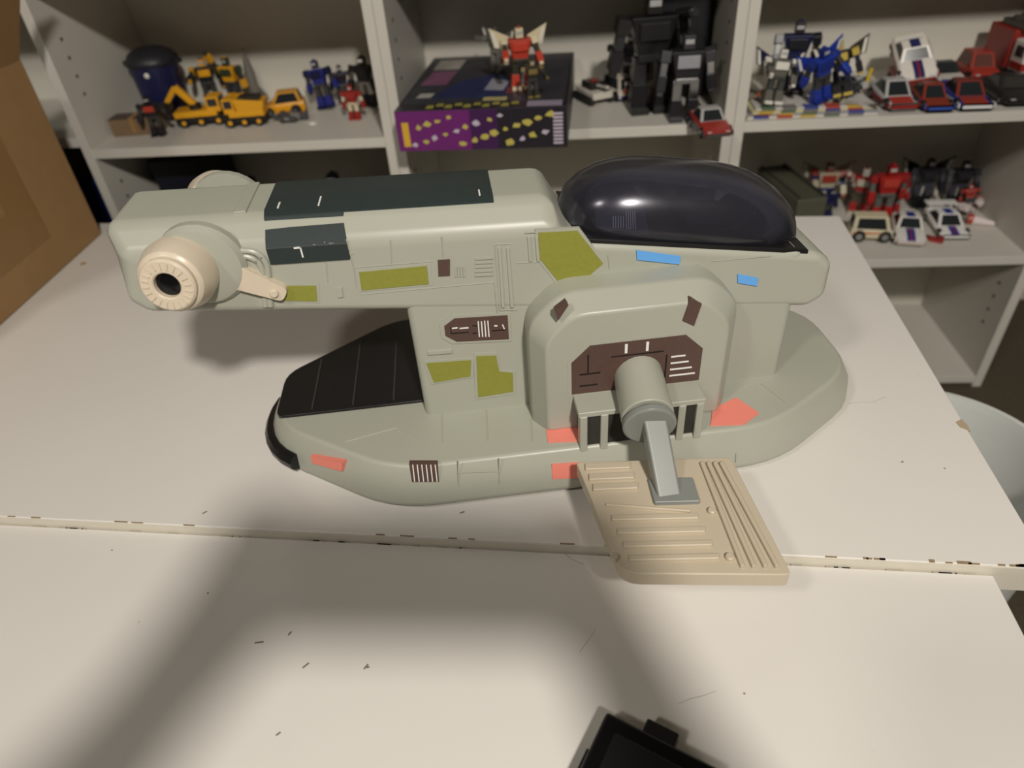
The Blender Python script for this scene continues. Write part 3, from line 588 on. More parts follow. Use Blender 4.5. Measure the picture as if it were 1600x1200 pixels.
b = B(); lathe(b, [(.030, 0), (.033, .004), (.0385, .086)], (0, 0, 0), (0, 0, 1), 40); obj('bucket_body', b, pm((26, 30, 66), .3), t, .001)
b = B(); lathe(b, [(.0405, .083), (.0415, .086), (.0405, .090), (.034, .099), (.020, .106), (.004, .108)], (0, 0, 0), (0, 0, 1), 40); ld = obj('lid', b, pm((30, 31, 36), .45), t)
b = B(); bx(b, -.049, -.039, -.006, .006, .082, .088); bx(b, .039, .049, -.006, .006, .082, .088); obj('lid_tab', b, pm((30, 31, 36), .45), ld, .001)
b = B(); lathe(b, [(.004, 0), (.004, .0015), (.002, .0025)], (.006, -.0372, .072), (0.1, -1, 0), 14); obj('white_dot', b, pm(WHT, .2), t)  # small raised white dot on the front of the bucket
def digger(label, loc, head, L=.075, boom=True, seed=0):
    t = thing('toy_construction_truck', label, 'toy truck', loc, (0, 0, R(head)), 'yellow construction toys')
    y, k = pm(YEL), pm((36, 34, 30))
    part_box('chassis', t, k, (0, 0, .010), (L, L*.42, .010)); part_box('deck', t, y, (-L*.08, 0, .019), (L*.84, L*.44, .009))
    c = part_box('cab', t, y, (L*.30, 0, .031), (L*.26, L*.40, .022)); part_box('window', c, pm((40, 44, 46), .15), (L*.131, 0, .003), (.002, L*.30, .011), bev=.0003)
    for s in (-1, 1): part_box('window', c, pm((40, 44, 46), .15), (0, s*L*.2, .003), (L*.18, .002, .011), bev=.0003)
    for x in (-.34, 0, .34):
        for s in (-1, 1):
            b = B(); cyl(b, (x*L, s*L*.16, .0075), (x*L, s*L*.25, .0075), .0078, n=16); wh = obj('wheel', b, pm(BLK, .6), t, .0006)
            b = B(); cyl(b, (x*L, s*L*.2, .0075), (x*L, s*L*.256, .0075), .0035, n=10); obj('hubcap', b, y, wh)
    if boom:
        b = B(); cyl(b, (-L*.1, 0, .023), (-L*.1, 0, .031), .010, n=18); obj('turntable', b, k, t)
        b = B(); beam(b, (-L*.1, 0, .030), (-L*.38, 0, .058), .0042, .0048); bo = obj('boom', b, y, t, .0006)
        b = B(); beam(b, (-L*.38, 0, .057), (-L*.62, 0, .036), .0034, .0038); obj('stick', b, y, bo, .0006)
        b = B(); prism(b, [(-L*.72, -.009, .024), (-L*.56, -.009, .024), (-L*.56, -.009, .036), (-L*.66, -.009, .038)], [(-L*.72, .009, .024), (-L*.56, .009, .024), (-L*.56, .009, .036), (-L*.66, .009, .038)]); obj('bucket', b, k, bo, .0006)
    else:
        b = B(); prism(b, [(-L*.5, -L*.22, .023), (L*.12, -L*.22, .023), (L*.16, -L*.24, .042), (-L*.56, -L*.24, .036)], [(-L*.5, L*.22, .023), (L*.12, L*.22, .023), (L*.16, L*.24, .042), (-L*.56, L*.24, .036)]); obj('dump_bed', b, y, t, .001)
        part_box('load', t, k, (-L*.2, 0, .040), (L*.5, L*.36, .006))
digger('yellow toy excavator truck with a raised boom next to the bucket', P2(322, 192, S1), 12, .080)
digger('yellow toy dump truck between the excavator and the yellow car', P2(384, 186, S1), 190, .066, boom=False)
toy_robot('black and yellow toy robot standing behind the yellow trucks', P2(340, 160, S1), .076, (0, 0, -70), (34, 34, 38), YEL, DGRY, arms=(-70, 15), seed=3)
toy_robot('yellow toy robot with raised arm behind the dump truck', P2(372, 163, S1), .078, (0, 0, -100), YEL, (52, 62, 44), DGRY, arms=(-150, 10), seed=4)
t = thing('toy_rocket', 'grey pointed toy rocket standing behind the yellow car', 'toy rocket', P2(402, 158, S1))
b = B(); lathe(b, [(.008, .0), (.010, .012), (.009, .045), (.004, .072), (.0008, .086)], (0, 0, 0), (0, 0, 1), 18); obj('rocket_body', b, pm((112, 108, 100), .4), t)
for k in range(3):
    a = k*2.094+.5; d = Vector((math.cos(a), math.sin(a), 0)); e = Vector((-d.y, d.x, 0))*.001; q = [d*.008, d*.020, d*.019+Vector((0, 0, .008)), d*.008+Vector((0, 0, .026))]; b = B(); prism(b, [v+e for v in q], [v-e for v in q]); obj('fin', b, pm((92, 88, 82), .4), t)
toy_car('yellow toy hatchback car on the bookcase shelf', P2(446, 178, S1), 196, (226, 158, 24), L=.070, W=.036, H=.036, style='hatch', roof=(206, 146, 30))
toy_robot('shiny blue toy robot leaning beside the yellow car', P2(512, 170, S1), .074, (8, -6, -95), (40, 46, 120), NAVY, DGRY, arms=(10, 20), seed=5)
toy_robot('dark grey toy robot lying on its back beside the yellow car', P2(492, 176, S1), .055, (0, -86, 20), (66, 66, 70), DGRY, GRY, lift=lying(.055), seed=6)
toy_robot('black toy robot with chrome trim against the bookcase side', P2(578, 165, S1), .078, (0, 0, -100), (22, 22, 26), (30, 24, 26), SIL, arms=(-20, -35), visor=WHT, seed=7)
toy_robot('red toy robot with cream feet at the bookcase side', P2(556, 186, S1), .052, (0, 0, -90), RED, (150, 40, 34), CRM, arms=(0, 0), seed=8)
toy_robot('dark blue toy robot standing between the blue and the red robots', P2(540, 160, S1), .060, (0, 0, -70), (30, 34, 60), (40, 22, 24), DGRY, arms=(20, -60), seed=9)
t = thing('torn_label', 'torn white scrap on the shelf in front of the yellow car', 'paper', P2(487, 192, S1), (0, 0, R(-40)))
b = B(); q = [(-.011, -.004), (.006, -.006), (.012, -.001), (.009, .004), (-.006, .003)]; prism(b, [(x, y, 0) for x, y in q], [(x, y, .0008+.002*(x > 0)) for x, y in q]); obj('paper_scrap', b, pm((226, 222, 212), .8), t)
# lower left compartment
p = ony(308, 270, 1.12); t = thing('navy_storage_box', 'dark navy box on the shelf below the yellow toys', 'box', (p.x, 1.12, T+S2))
b = B(); bx(b, -.042, .042, -.06, .06, 0, .158); obj('box_body', b, pm((18, 19, 34), .5), t, .003)
b = B(); bx(b, -.044, .044, -.062, .062, .152, .168); obj('box_lid', b, pm((16, 16, 26), .5), t, .002)
for (x, y, c, h_, lab, sd) in ((405, 330, (24, 22, 22), .125, 'black toy robot standing in the dark lower shelf beside the navy box', 11), (532, 330, (40, 34, 30), .13, 'brown-black toy robot in the dark lower shelf', 12), (600, 330, (20, 20, 20), .115, 'small black toy robot in the corner of the dark lower shelf', 13)):
    q = ony(x, y, 1.10); toy_robot(lab, (q.x, 1.10, T+S2), h_, (0, 0, -90), c, (18, 18, 20), DGRY, arms=(-40, 10), seed=sd)
# far left bookcase, seen between the carton and the post
q = ony(143, 300, 1.10); t = thing('blue_crate', 'blue plastic crate low behind the cardboard box', 'crate', (q.x-.055, 1.10, T+S2+.012))
b = B(); bx(b, -.07, .065, -.06, .06, 0, .10); obj('crate_body', b, pm((26, 52, 120), .4), t, .002)
b = B(); bx(b, -.074, .069, -.064, .064, .096, .108); obj('crate_rim', b, pm((26, 52, 120), .4), t, .001)
t = thing('grey_carton', 'flat grey carton behind the cardboard box', 'box', (q.x-.075, 1.14, T+S2+.1195))
b = B(); bx(b, -.07, .065, -.05, .05, 0, .035); obj('carton_body', b, pm((128, 126, 112), .7), t, .001); b = B(); bx(b, -.071, .066, -.051, .051, .028, .036); obj('carton_lid', b, pm((150, 148, 134), .7), t, .001)
# ---- middle bookcase
def gamebox():
    A = onz(625, 237, S1); Bq = onz(887, 230, S1); ex = Vector((Bq.x-A.x, Bq.y-A.y, 0)); W = ex.length; a = math.atan2(ex.y, ex.x); D = .288; H = .054
    t = thing('game_box', 'flat boxed toy set with purple side and dark picture on top', 'box', (A.x, A.y, T+S1), (0, 0, a))
    b = B(); bx(b, 0, W, 0, D, 0, H); obj('carton', b, mat('box_black', (36, 32, 40), .4, noise=.15, scale=30), t, .0008)
    b = B(); bx(b, .0006, W*.44, -.0004, .001, .0006, H-.0006); f = obj('purple_side', b, mat('box_purple', (104, 34, 104), .4, noise=.12, scale=40), t)
    b = B(); bx(b, W*.44, W*.60, -.0004, .001, .0006, H-.0006); obj('violet_side', b, mat('box_violet', (62, 28, 74), .4, noise=.15, scale=40), t)
    rnd = random.Random(7); yl = mat('box_yellow_print', (184, 172, 84), .5, noise=.15, scale=200); wl = mat('box_pale_print', (186, 176, 190), .5, noise=.15, scale=200)
    for k in range(26):
        x = W*(.10+.80*((k+rnd.uniform(-.3, .3))/25)); z = H*(.16+.66*(((k*5) % 9)/8)); s = rnd.uniform(.0045, .0085); n = rnd.choice((4, 5, 6)); an = rnd.uniform(0, 3)
        q = [(x+s*rnd.uniform(.6, 1.1)*math.cos(an+6.283*i/n), z+s*rnd.uniform(.35, .8)*math.sin(an+6.283*i/n)) for i in range(n)]; b = B(); prism(b, [(u, .0004, v) for u, v in q], [(u, -.0007, v) for u, v in q]); obj('printed_shape', b, yl if k % 4 else wl, t, smooth=False)
    b = B(); bx(b, W*.035, W*.075, -.0008, .0004, H*.12, H*.72); obj('printed_label', b, mat('box_orange_print', (206, 164, 52), .5), t)
    for k in range(9):
        b = B(); bx(b, W*.92, W*.975, -.0008, .0004, H*(.1+k*.088), H*(.15+k*.088)); obj('printed_line', b, wl, t)
    # top picture: flat areas of print, no figures
    def top(q, c, nm='printed_area', z=.0003):
        b = B(); prism(b, [(x*W, y*D, H-.0006) for x, y in q], [(x*W, y*D, H+z) for x, y in q]); obj(nm, b, mat('box_print_%d_%d_%d' % c, c, .45, noise=.3, scale=45), t, smooth=False)
    top([(.02, .10), (.98, .10), (.98, .97), (.02, .97)], (52, 52, 58)); top([(.18, .18), (.62, .16), (.7, .42), (.5, .58), (.28, .46)], (38, 46, 84), z=.0005); top([(.05, .42), (.22, .42), (.24, .68), (.07, .68)], (120, 78, 104), z=.0005)
    top([(.06, .72), (.24, .72), (.25, .92), (.07, .92)], (158, 152, 146), z=.0005); top([(.48, .30), (.60, .28), (.62, .44), (.50, .50)], (150, 148, 160), z=.0007); top([(.62, .22), (.74, .26), (.72, .36), (.62, .34)], (120, 60, 60), z=.0007)
    top([(.08, .2), (.17, .2), (.18, .27), (.09, .27)], (170, 168, 160), z=.0005); top([(.77, .015), (.97, .015), (.97, .09), (.77, .09)], (150, 140, 156), z=.0005); top([(.5, .12), (.64, .12), (.64, .17), (.5, .17)], (176, 166, 110), z=.0007)
    for k in range(10): top([(.18+k*.055, .03+.03*(k % 2)), (.225+k*.055, .03+.03*(k % 2)), (.222+k*.055, .07+.025*(k % 2)), (.185+k*.055, .07+.02*(k % 2))], (150, 142, 66), z=.0006)
gamebox()
toy_robot('red and cream winged toy robot on top of the purple game box', P2(815, 138, S1+.054), .080, (0, 0, -75), (178, 60, 44), CRM, (60, 58, 48), arms=(-60, -40), wings=CRM, chest=(186, 64, 46), seed=21)
toy_robot('grey spiky toy robot on the game box behind the red robot', P2(778, 112, S1+.054), .062, (0, 0, -120), (96, 92, 84), (78, 76, 68), GRY, arms=(-100, -20), wings=(92, 88, 82), seed=22)
toy_robot('black and gold toy robot seated on the game box under the red one', P2(833, 152, S1+.054), .048, (0, 0, -70), (46, 46, 40), (120, 104, 60), DGRY, arms=(-30, -60), seed=23)
def tank(label, loc, head, c1, c2):
    t = thing('toy_tank', label, 'toy tank', loc, (0, 0, R(head)), 'toy cars on the shelves')
    for s in (-1, 1):
        b = B(); q = [(-.030, .004), (-.024, 0), (.024, 0), (.032, .007), (.026, .013), (-.028, .013)]; prism(b, [(x, s*.013, z) for x, z in q], [(x, s*.021, z) for x, z in q]); tr_ = obj('track', b, pm(c2, .6), t, .0008)
    part_box('hull', t, pm(c1), (0, 0, .014), (.058, .034, .010)); tu = part_box('turret', t, pm(c2), (-.004, 0, .024), (.030, .024, .011))
    b = B(); cyl(b, (.008, 0, .025), (.042, 0, .029), .0022, n=10); obj('gun_barrel', b, pm(c1), t)
    part_box('hatch', tu, pm(RED), (.002, 0, .006), (.010, .010, .003))
tank('white and black toy tank beside the purple game box', P2(902, 158, S1), -60, (206, 200, 188), (40, 40, 38))
toy_car('cream and blue toy van behind the toy tank', P2(966, 152, S1), -60, (196, 188, 172), low=(38, 52, 110), L=.06, W=.032, H=.034, style='van', name='toy_van')
toy_robot('small red and white toy robot beside the cream van', P2(984, 158, S1), .040, (0, 0, -90), (182, 70, 50), WHT, GRY, seed=24)
toy_robot('grey and black toy robot behind the cream van', P2(985, 140, S1), .085, (0, 0, -110), (60, 60, 64), (36, 36, 40), SIL, arms=(-100, -20), seed=25)
toy_robot('tall black toy robot with a long launcher in the middle bookcase', P2(1012, 172, S1), .160, (0, 0, -80), (24, 24, 26), (34, 33, 32), (40, 40, 42), arms=(10, -15), cannon=(44, 44, 46), seed=26)
toy_robot('chrome and black toy robot beside the tall black one', P2(1066, 186, S1), .115, (0, 0, -85), (30, 30, 32), (58, 58, 62), SIL, arms=(-12, 10), chest=(150, 150, 154), seed=27)
q = ony(1108, 100, 1.16); t = thing('black_storage_box', 'tall black box behind the red chrome toy car', 'box', (q.x-.042, 1.172, T+S1))
b = B(); bx(b, -.04, .035, -.03, .03, 0, .17); obj('box_body', b, pm((22, 22, 26), .5), t, .002); b = B(); bx(b, -.042, .037, -.032, .032, .16, .178); obj('box_lid', b, pm((26, 28, 46), .5), t, .001)
toy_car('red toy car with chrome engine at the end of the middle shelf', P2(1098, 196, S1), -78, (150, 46, 38), roof=(170, 168, 166), L=.078, W=.040, H=.030, low=DGRY, style='coupe')
# ---- right bookcase, upper shelf
for i, (x, y, c, a, sz) in enumerate(((1272, 186, (204, 198, 186), 2, (.176, .10)), (1281, 184, (150, 150, 160), 0, (.172, .095)), (1276, 183, (206, 196, 150), 4, (.168, .09)), (1284, 182, (196, 192, 186), 1, (.160, .085)))):
    p = P2(1280, 180, S1); t = thing('toy_catalogue', ['cream folded toy leaflet at the bottom of the paper pile', 'grey printed leaflet second from the bottom of the paper pile', 'yellowish printed leaflet third in the paper pile', 'pale printed leaflet on top of the paper pile'][i], 'leaflet', (p[0]-.010+(x-1280)*.0004, p[1]+.042, T+S1+i*.0028), (0, 0, R(a)), 'leaflets under the toy robots')
    b = B(); bx(b, -sz[0]/2, sz[0]/2, -sz[1]/2, sz[1]/2, 0, .0026); pg = obj('pages', b, pm(c, .6), t, .0006)
    rnd = random.Random(i)
    for k in range(5):
        x0 = -sz[0]*.45+k*sz[0]*.18; b = B(); bx(b, x0, x0+sz[0]*.12, -sz[1]*.501, -sz[1]*.3, .0004, .0029); obj('printed_panel', b, pm(((60, 76, 140), (170, 70, 56), (190, 160, 70), (92, 110, 92), (120, 116, 112))[(k+i) % 5], .6), t)
ZL = S1+.0115
toy_robot('grey and white toy robot slumped against the bookcase post', P2(1204, 164, ZL), .072, (-8, -6, -80), (98, 96, 88), WHT, (70, 70, 66), arms=(-60, -20), wings=NAVY, seed=31)
toy_robot('dark navy toy robot at the back of the leaflet pile', P2(1238, 152, ZL), .098, (0, 0, -95), (24, 28, 70), (34, 34, 38), DGRY, arms=(-20, 15), seed=32)
toy_robot('blue winged toy robot with white stripes on the leaflets', P2(1280, 160, ZL), .076, (14, 6, -60), (36, 58, 150), (32, 48, 120), DGRY, arms=(20, -50), wings=(34, 54, 150), seed=33)
toy_robot('black and yellow winged toy robot beside the blue one', P2(1316, 154, ZL), .074, (16, -8, -110), (34, 34, 36), (196, 172, 80), (40, 42, 66), arms=(-30, 10), wings=(46, 44, 40), seed=34)
toy_robot('silver and black toy robot lying on its back on the leaflets', P2(1258, 160, ZL), .062, (0, -84, 190), (52, 54, 58), SIL, SIL, arms=(-10, 20), cannon=(200, 170, 50), lift=lying(.062), seed=35)
toy_robot('small grey toy robot lying at the end of the leaflets by the post', P2(1212, 160, ZL), .050, (0, -84, 160), (120, 112, 98), (52, 50, 44), (180, 92, 40), lift=lying(.05), seed=36)
t = thing('toy_sword', 'thin chrome toy sword lying across the leaflets', 'toy sword', P2(1340, 166, S1+.0125), (0, R(2), R(-20)))
b = B(); prism(b, [(-.02, -.002, 0), (.030, -.0015, 0), (.034, 0, 0), (.030, .0015, 0), (-.02, .002, 0)], [(-.02, -.002, .0018), (.030, -.0015, .0018), (.034, 0, .001), (.030, .0015, .0018), (-.02, .002, .0018)]); obj('blade', b, M_CHROME, t)
b = B(); bx(b, -.024, -.020, -.006, .006, -.0005, .003); obj('guard', b, M_CHROME, t); b = B(); bx(b, -.034, -.024, -.0016, .0016, 0, .0028); obj('grip', b, pm(BLK), t)
toy_car('silver toy car with red hood square at the end of the leaflets', P2(1392, 161, S1), -86, (176, 174, 172), low=RED, L=.088, W=.042, H=.032, style='wedge', hood=(160, 54, 46))
toy_car('red toy car with blue bumper between the silver and the white-nosed cars', P2(1450, 163, S1), -90, (130, 54, 40), low=(58, 82, 160), L=.084, W=.038, H=.028, style='wedge')
toy_car('red toy car with blue sides and white bumper on the upper shelf', P2(1506, 161, S1), -90, (34, 50, 130), low=(222, 222, 220), hood=(140, 54, 42), L=.090, W=.046, H=.030, style='wedge', roof=(120, 50, 40))
toy_car('black toy car at the end of the upper shelf', P2(1572, 153, S1), -88, (38, 37, 36), L=.094, W=.048, H=.030, style='coupe', glass=(52, 50, 48))
toy_car('plain red toy car under the white striped racing car', P2(1418, 138, S1), -84, (146, 40, 34), L=.072, W=.040, H=.036, style='wedge')
toy_car('white racing car with dark blue stripe perched on the red car', P2(1418, 104, S1+.030), -90, (222, 216, 206), stripe=(40, 44, 92), L=.090, W=.050, H=.028, style='coupe', tilt=(10, 22), wing=False, low=(150, 60, 52))
toy_car('white and black toy car behind the red and blue cars', P2(1474, 130, S1), -84, (206, 200, 190), roof=(44, 44, 44), low=(120, 46, 38), L=.074, W=.044, H=.030, style='coupe', hood=(196, 190, 182))
toy_car('boxy red toy car beside the big red and white truck', P2(1520, 127, S1), -86, (150, 52, 40), L=.066, W=.042, H=.042, style='hatch', glass=(92, 54, 46))
def truck(label, loc, head, L=.12):
    t = thing('toy_truck', label, 'toy truck', loc, (0, 0, R(head)), 'toy cars on the shelves')
    part_box('chassis', t, pm((44, 42, 40)), (0, 0, .014), (L, .044, .010)); part_box('cargo_body', t, pm((138, 42, 36)), (-L*.18, 0, .044), (L*.62, .052, .052), bev=.002)
    c = part_box('cab', t, pm((206, 200, 192)), (L*.33, 0, .040), (L*.32, .050, .042), bev=.003); part_box('windscreen', c, pm((40, 46, 50), .15), (L*.161, 0, .007), (.0015, .040, .016), bev=.0003)
    for s in (-1, 1): part_box('window', c, pm((40, 46, 50), .15), (L*.02, s*.0252, .007), (L*.17, .001, .014), bev=.0003)
    part_box('grille', c, pm((150, 96, 80)), (L*.162, 0, -.010), (.002, .036, .012)); part_box('cab_band', c, pm(RED), (L*.03, 0, -.012), (L*.30, .0515, .010))
    part_box('roof_gear', t, pm((70, 66, 58)), (-L*.05, 0, .074), (L*.6, .040, .009), bev=.002)
    for k in range(4): part_box('roof_box', t, pm(((92, 88, 78), (60, 56, 50))[k % 2]), (-L*.25+k*L*.13, (-1)**k*.009, .081), (L*.09, .016, .007))
    for x in (-.33, .33):
        for s in (-1, 1): b = B(); cyl(b, (x*L, s*.017, .011), (x*L, s*.0255, .011), .011, n=18); obj('wheel', b, pm(BLK, .6), t, .0008)
truck('big red and white toy truck with grey roof gear on the upper shelf', P2(1580, 122, S1), -84, .105)
# ---- right bookcase, lower shelf
q = P2(1215, 330, S2)
t = thing('toy_trailer', 'long olive grey toy trailer at the back of the lower shelf', 'toy trailer', (q[0], 1.155, T+S2), (0, 0, R(-75)))
part_box('trailer_body', t, pm((82, 82, 68), .5), (0, 0, .046), (.15, .050, .060), bev=.003); part_box('roof_rail', t, pm((62, 62, 52)), (0, .020, .078), (.14, .004, .004)); part_box('roof_rail', t, pm((62, 62, 52)), (0, -.020, .078), (.14, .004, .004)); part_box('chassis', t, pm(BLK), (0, 0, .014), (.14, .040, .008))
for x in (-.05, -.025, .05):
    for s in (-1, 1): b = B(); cyl(b, (x, s*.016, .010), (x, s*.0245, .010), .010, n=16); obj('wheel', b, pm(BLK, .6), t, .0008)
toy_robot('dark slate toy robot lying beside the olive trailer', P2(1180, 335, S2), .07, (0, -84, 100), (46, 50, 54), DGRY, GRY, lift=lying(.07), seed=40)
toy_robot('cream and red toy robot with wings behind the table corner', P2(1282, 328, S2), .088, (0, 0, -90), (178, 168, 144), (150, 56, 42), (40, 52, 100), arms=(-70, -30), wings=(160, 150, 126), seed=41)
toy_robot('blue-legged small toy robot in front of the cream and red one', P2(1290, 340, S2), .052, (0, 0, -70), (34, 40, 80), NAVY, (60, 60, 60), seed=42)
toy_robot('large red toy robot with grey waist on the lower shelf', P2(1372, 342, S2), .098, (0, 0, -85), (160, 36, 32), (140, 32, 30), (96, 96, 92), arms=(-15, 15), chest=(176, 60, 48), visor=(180, 180, 176), seed=43)
toy_robot('red toy robot with tall back fin beside the large red one', P2(1338, 332, S2), .082, (0, 0, -110), (150, 40, 36), (178, 172, 156), (80, 70, 60), arms=(-120, 10), seed=44)
toy_robot('small red toy robot between the large red one and the white cars', P2(1402, 335, S2), .066, (0, 0, -80), (146, 34, 34), (120, 30, 30), GRY, seed=45)
toy_car('cream toy camper van with orange stripe on the lower shelf', P2(1356, 372, S2), -4, (206, 196, 168), L=.064, W=.034, H=.042, style='van', bars=True, name='toy_van')
toy_car('white toy car with blue stripe beside the cream van', P2(1413, 357, S2), -100, (214, 210, 202), stripe=(40, 56, 130), low=(190, 176, 168), L=.088, W=.047, H=.033, style='coupe')
toy_car('white racing car with rear wing and blue stripe on the lower shelf', P2(1476, 356, S2), -90, (222, 220, 216), stripe=(36, 54, 140), L=.092, W=.046, H=.026, style='wedge', wing=True)
toy_robot('crumpled white toy robot lying beside the white racing car', P2(1520, 332, S2), .052, (0, -80, 40), (206, 196, 192), (186, 176, 172), (90, 60, 60), arms=(-40, 50), legs=(-20, 15), lift=lying(.07), seed=46)
toy_robot('small red toy robot leaning on the end panel of the bookcase', (.618, 1.196, T+S2), .046, (10, 0, -100), (168, 60, 44), (140, 46, 40), DGRY, seed=47)
t = thing('toy_cone', 'small white cone with red end lying on the lower shelf', 'toy cone', P2(1518, 348, S2), (0, 0, R(-18)))
b = B(); lathe(b, [(.0085, 0), (.0085, .008)], (0, 0, .0085), (1, 0, 0), 18); obj('cone_base', b, pm((172, 64, 50)), t, .0005); b = B(); lathe(b, [(.0080, .008), (.0045, .036), (.0030, .040)], (0, 0, .0083), (1, 0, -.10), 18); obj('cone_body', b, pm((214, 200, 196)), t)
t = thing('red_toy_piece', 'small red plastic piece between the two white cars', 'toy part', P2(1449, 366, S2), (0, 0, R(-30)))
part_box('slab', t, pm(RED), (0, 0, .003), (.026, .012, .006)); part_box('peg', t, pm((130, 34, 30)), (.008, 0, .008), (.006, .006, .006))
# black glossy bundle at the back
for i, (x, Y, a, h_, lab) in enumerate(((.548, 1.224, -88, .086, 'glossy black winged toy robot in the back row of the lower shelf'), (.602, 1.234, -92, .080, 'glossy black toy robot near the end panel of the lower shelf'))):
    toy_robot(lab, (x, Y, T+S2), h_, (0, 0, a), (22, 22, 26), (30, 30, 36), (60, 60, 70), arms=(-25, -15), wings=(20, 20, 24) if i == 0 else None, seed=50+i)
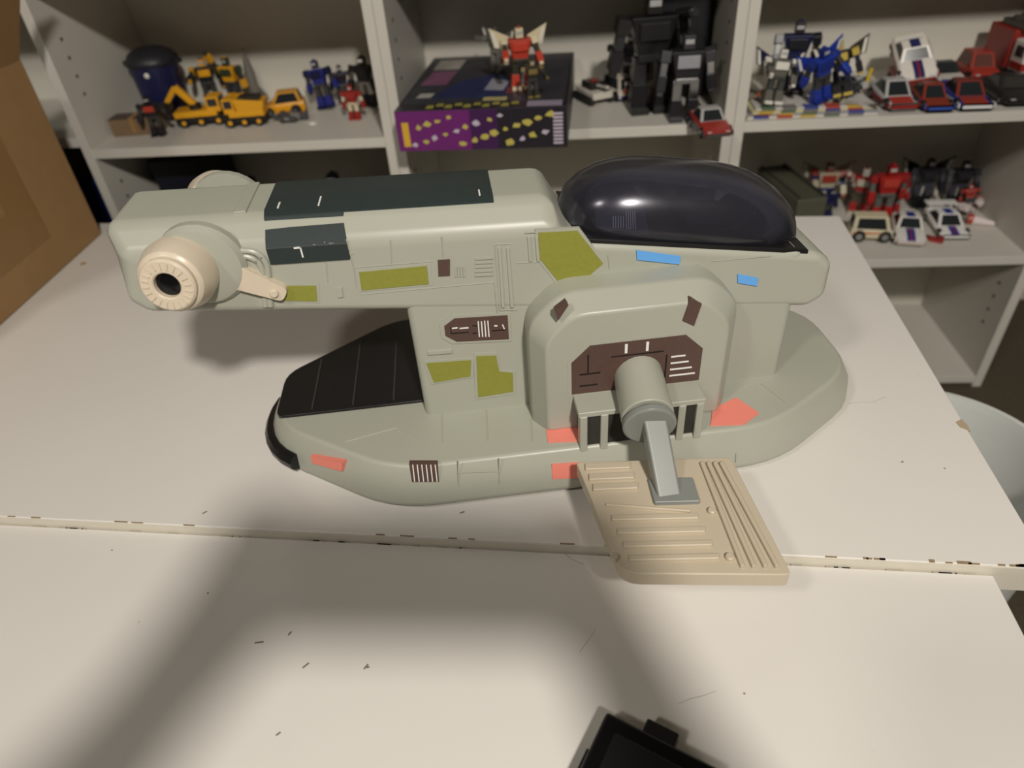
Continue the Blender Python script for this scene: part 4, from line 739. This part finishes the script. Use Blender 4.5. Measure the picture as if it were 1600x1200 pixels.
# ------------------------------------------------------------------ the photographer kneeling behind the camera (casts the shadow on the near table)
def photographer():
    ph = thing('smartphone', 'black smartphone held level in both hands', 'phone', CAMP-_fw*.009-_u2*.022+_r2*.030, cam.matrix_world.to_euler())
    b = B(); bx(b, -.08, .08, -.037, .037, -.0042, .0042); obj('phone_body', b, pm((26, 27, 30), .3), ph, .003, 3)
    b = B(); bx(b, -.076, .076, -.033, .033, .0040, .0045); obj('screen', b, pm((12, 12, 14), .08), ph)
    V = {}; E_ = []; Rr = {}
    def add(n, p, r, par=None):
        V[n] = p; Rr[n] = r
        if par: E_.append((par, n))
    add('pel', (.03, -.74, .36), (.15, .12)); add('sp', (.03, -.70, .58), (.135, .105), 'pel'); add('ch', (.03, -.62, .80), (.15, .11), 'sp'); add('nk', (.035, -.58, .96), (.055, .055), 'ch'); add('h1', (.04, -.555, 1.04), (.068, .075), 'nk'); add('h2', (.04, -.545, 1.12), (.078, .092), 'h1'); add('h3', (.04, -.55, 1.19), (.06, .07), 'h2')
    for s, nm in ((-1, 'l'), (1, 'r')):
        c = ph.location; e = Vector(c)+_r2*s*.083
        add('sh'+nm, (.03+s*.185, -.60, .86), (.062, .062), 'ch'); add('el'+nm, (.03+s*.27, -.33, .70), (.046, .046), 'sh'+nm); w_ = e+_r2*s*.035-_fw*.075-_u2*.06; add('wr'+nm, tuple(w_), (.028, .024), 'el'+nm)
        pa = e+_r2*s*.014-_fw*.030-_u2*.018; add('pa'+nm, tuple(pa), (.030, .020), 'wr'+nm)
        for k, (ln, of) in enumerate(((.9, .030), (1, .010), (.95, -.010), (.78, -.028))):
            k1 = e+_r2*s*.015+_u2*of-_fw*.004; k2 = e+_r2*s*.012*ln+_u2*of+_fw*.014; k3 = e-_r2*s*.016*ln+_u2*of+_fw*.0155
            add('f%d1%s' % (k, nm), tuple(k1), (.010, .010), 'pa'+nm); add('f%d2%s' % (k, nm), tuple(k2), (.0088, .0088), 'f%d1%s' % (k, nm)); add('f%d3%s' % (k, nm), tuple(k3), (.0078, .0078), 'f%d2%s' % (k, nm))
        t1 = e+_r2*s*.006-_u2*.040-_fw*.020; t2 = e-_r2*s*.014-_u2*.020-_fw*.0145; t3 = e-_r2*s*.026-_u2*.006-_fw*.0145
        add('t1'+nm, tuple(t1), (.012, .012), 'pa'+nm); add('t2'+nm, tuple(t2), (.0098, .0098), 't1'+nm); add('t3'+nm, tuple(t3), (.0085, .0085), 't2'+nm)
        add('hp'+nm, (.03+s*.11, -.74, .33), (.10, .10), 'pel'); add('kn'+nm, (.03+s*.15, -.36, .075), (.062, .062), 'hp'+nm); add('an'+nm, (.03+s*.14, -.80, .05), (.045, .045), 'kn'+nm); add('to'+nm, (.03+s*.14, -.93, .04), (.035, .035), 'an'+nm)
    # hips sit between thigh and heel
    names = list(V); me = bpy.data.meshes.new('person'); me.from_pydata([V[n] for n in names], [(names.index(a), names.index(c)) for a, c in E_], []); o = bpy.data.objects.new('person', me); COL.objects.link(o)
    sk = o.modifiers.new('skin', 'SKIN'); sk.use_smooth_shade = True
    for i, n in enumerate(names): me.skin_vertices[0].data[i].radius = Rr[n]; me.skin_vertices[0].data[i].use_root = (n == 'pel')
    o.modifiers.new('sub', 'SUBSURF').levels = 2
    dg = bpy.context.evaluated_depsgraph_get(); me2 = bpy.data.meshes.new_from_object(o.evaluated_get(dg)); o.modifiers.clear(); o.data = me2
    me2.materials.clear()
    for m_ in (pm((60, 66, 80), .9), pm((196, 150, 124), .5), pm((48, 52, 66), .9)): me2.materials.append(m_)
    for p in me2.polygons:
        c = p.center; p.use_smooth = True
        p.material_index = 1 if (c.z > .955 and c.y > -.66 and abs(c.x-.04) < .12) or c.y > -.16 else (2 if c.z < .40 else 0)
    zmin = min(v.co.z for v in me2.vertices)
    for v in me2.vertices:
        if v.co.z < .12: v.co.z += (.001-zmin)*(1-v.co.z/.12)
    tag(o, 'person in dark shirt and trousers kneeling with a phone in both hands', 'person')
    hc = Vector((.04, -.545, 1.12)); sk_ = pm((196, 150, 124), .5); hair_ = pm((58, 44, 34), .8)
    b = B(); lathe(b, [(.090, -.02), (.094, .02), (.088, .06), (.065, .092), (.03, .105), (.004, .108)], hc+Vector((0, -.012, 0)), (0, -.25, 1), 24); obj('hair', b, hair_, o, ang=80)
    for s in (-1, 1):
        b = B(); lathe(b, [(.002, 0), (.011, .004), (.012, .008), (.006, .013)], hc+Vector((s*.03, .072, -.006)), (0, 1, -.2), 14); ey = obj('eye', b, pm((230, 226, 220), .2), o); b = B(); lathe(b, [(.006, .0115), (.005, .014), (.001, .0146)], hc+Vector((s*.03, .072, -.006)), (0, 1, -.2), 12); obj('pupil', b, pm((40, 30, 24), .1), ey)
        b = B(); lathe(b, [(.006, 0), (.02, .004), (.022, .009), (.012, .013)], hc+Vector((s*.070, -.01, -.012)), (s, -.3, 0), 16); obj('ear', b, sk_, o, ang=80)
    b = B(); loft(b, [[hc+Vector((x*.5, .080, .004)) for x in (-.010, 0, .010)], [hc+Vector((x, .086+(.022 if x == 0 else 0), -.036)) for x in (-.015, 0, .015)], [hc+Vector((x*.6, .078, -.046)) for x in (-.015, 0, .015)]], close=False, caps=False); n_ = obj('nose', b, sk_, o); n_.modifiers.new('solid', 'SOLIDIFY').thickness = .006
    b = B(); tube(b, [hc+Vector((x, .072-abs(x)*.4, -.066)) for x in (-.024, -.012, 0, .012, .024)], .005, 8); obj('mouth', b, pm((150, 86, 80), .5), o)
photographer()
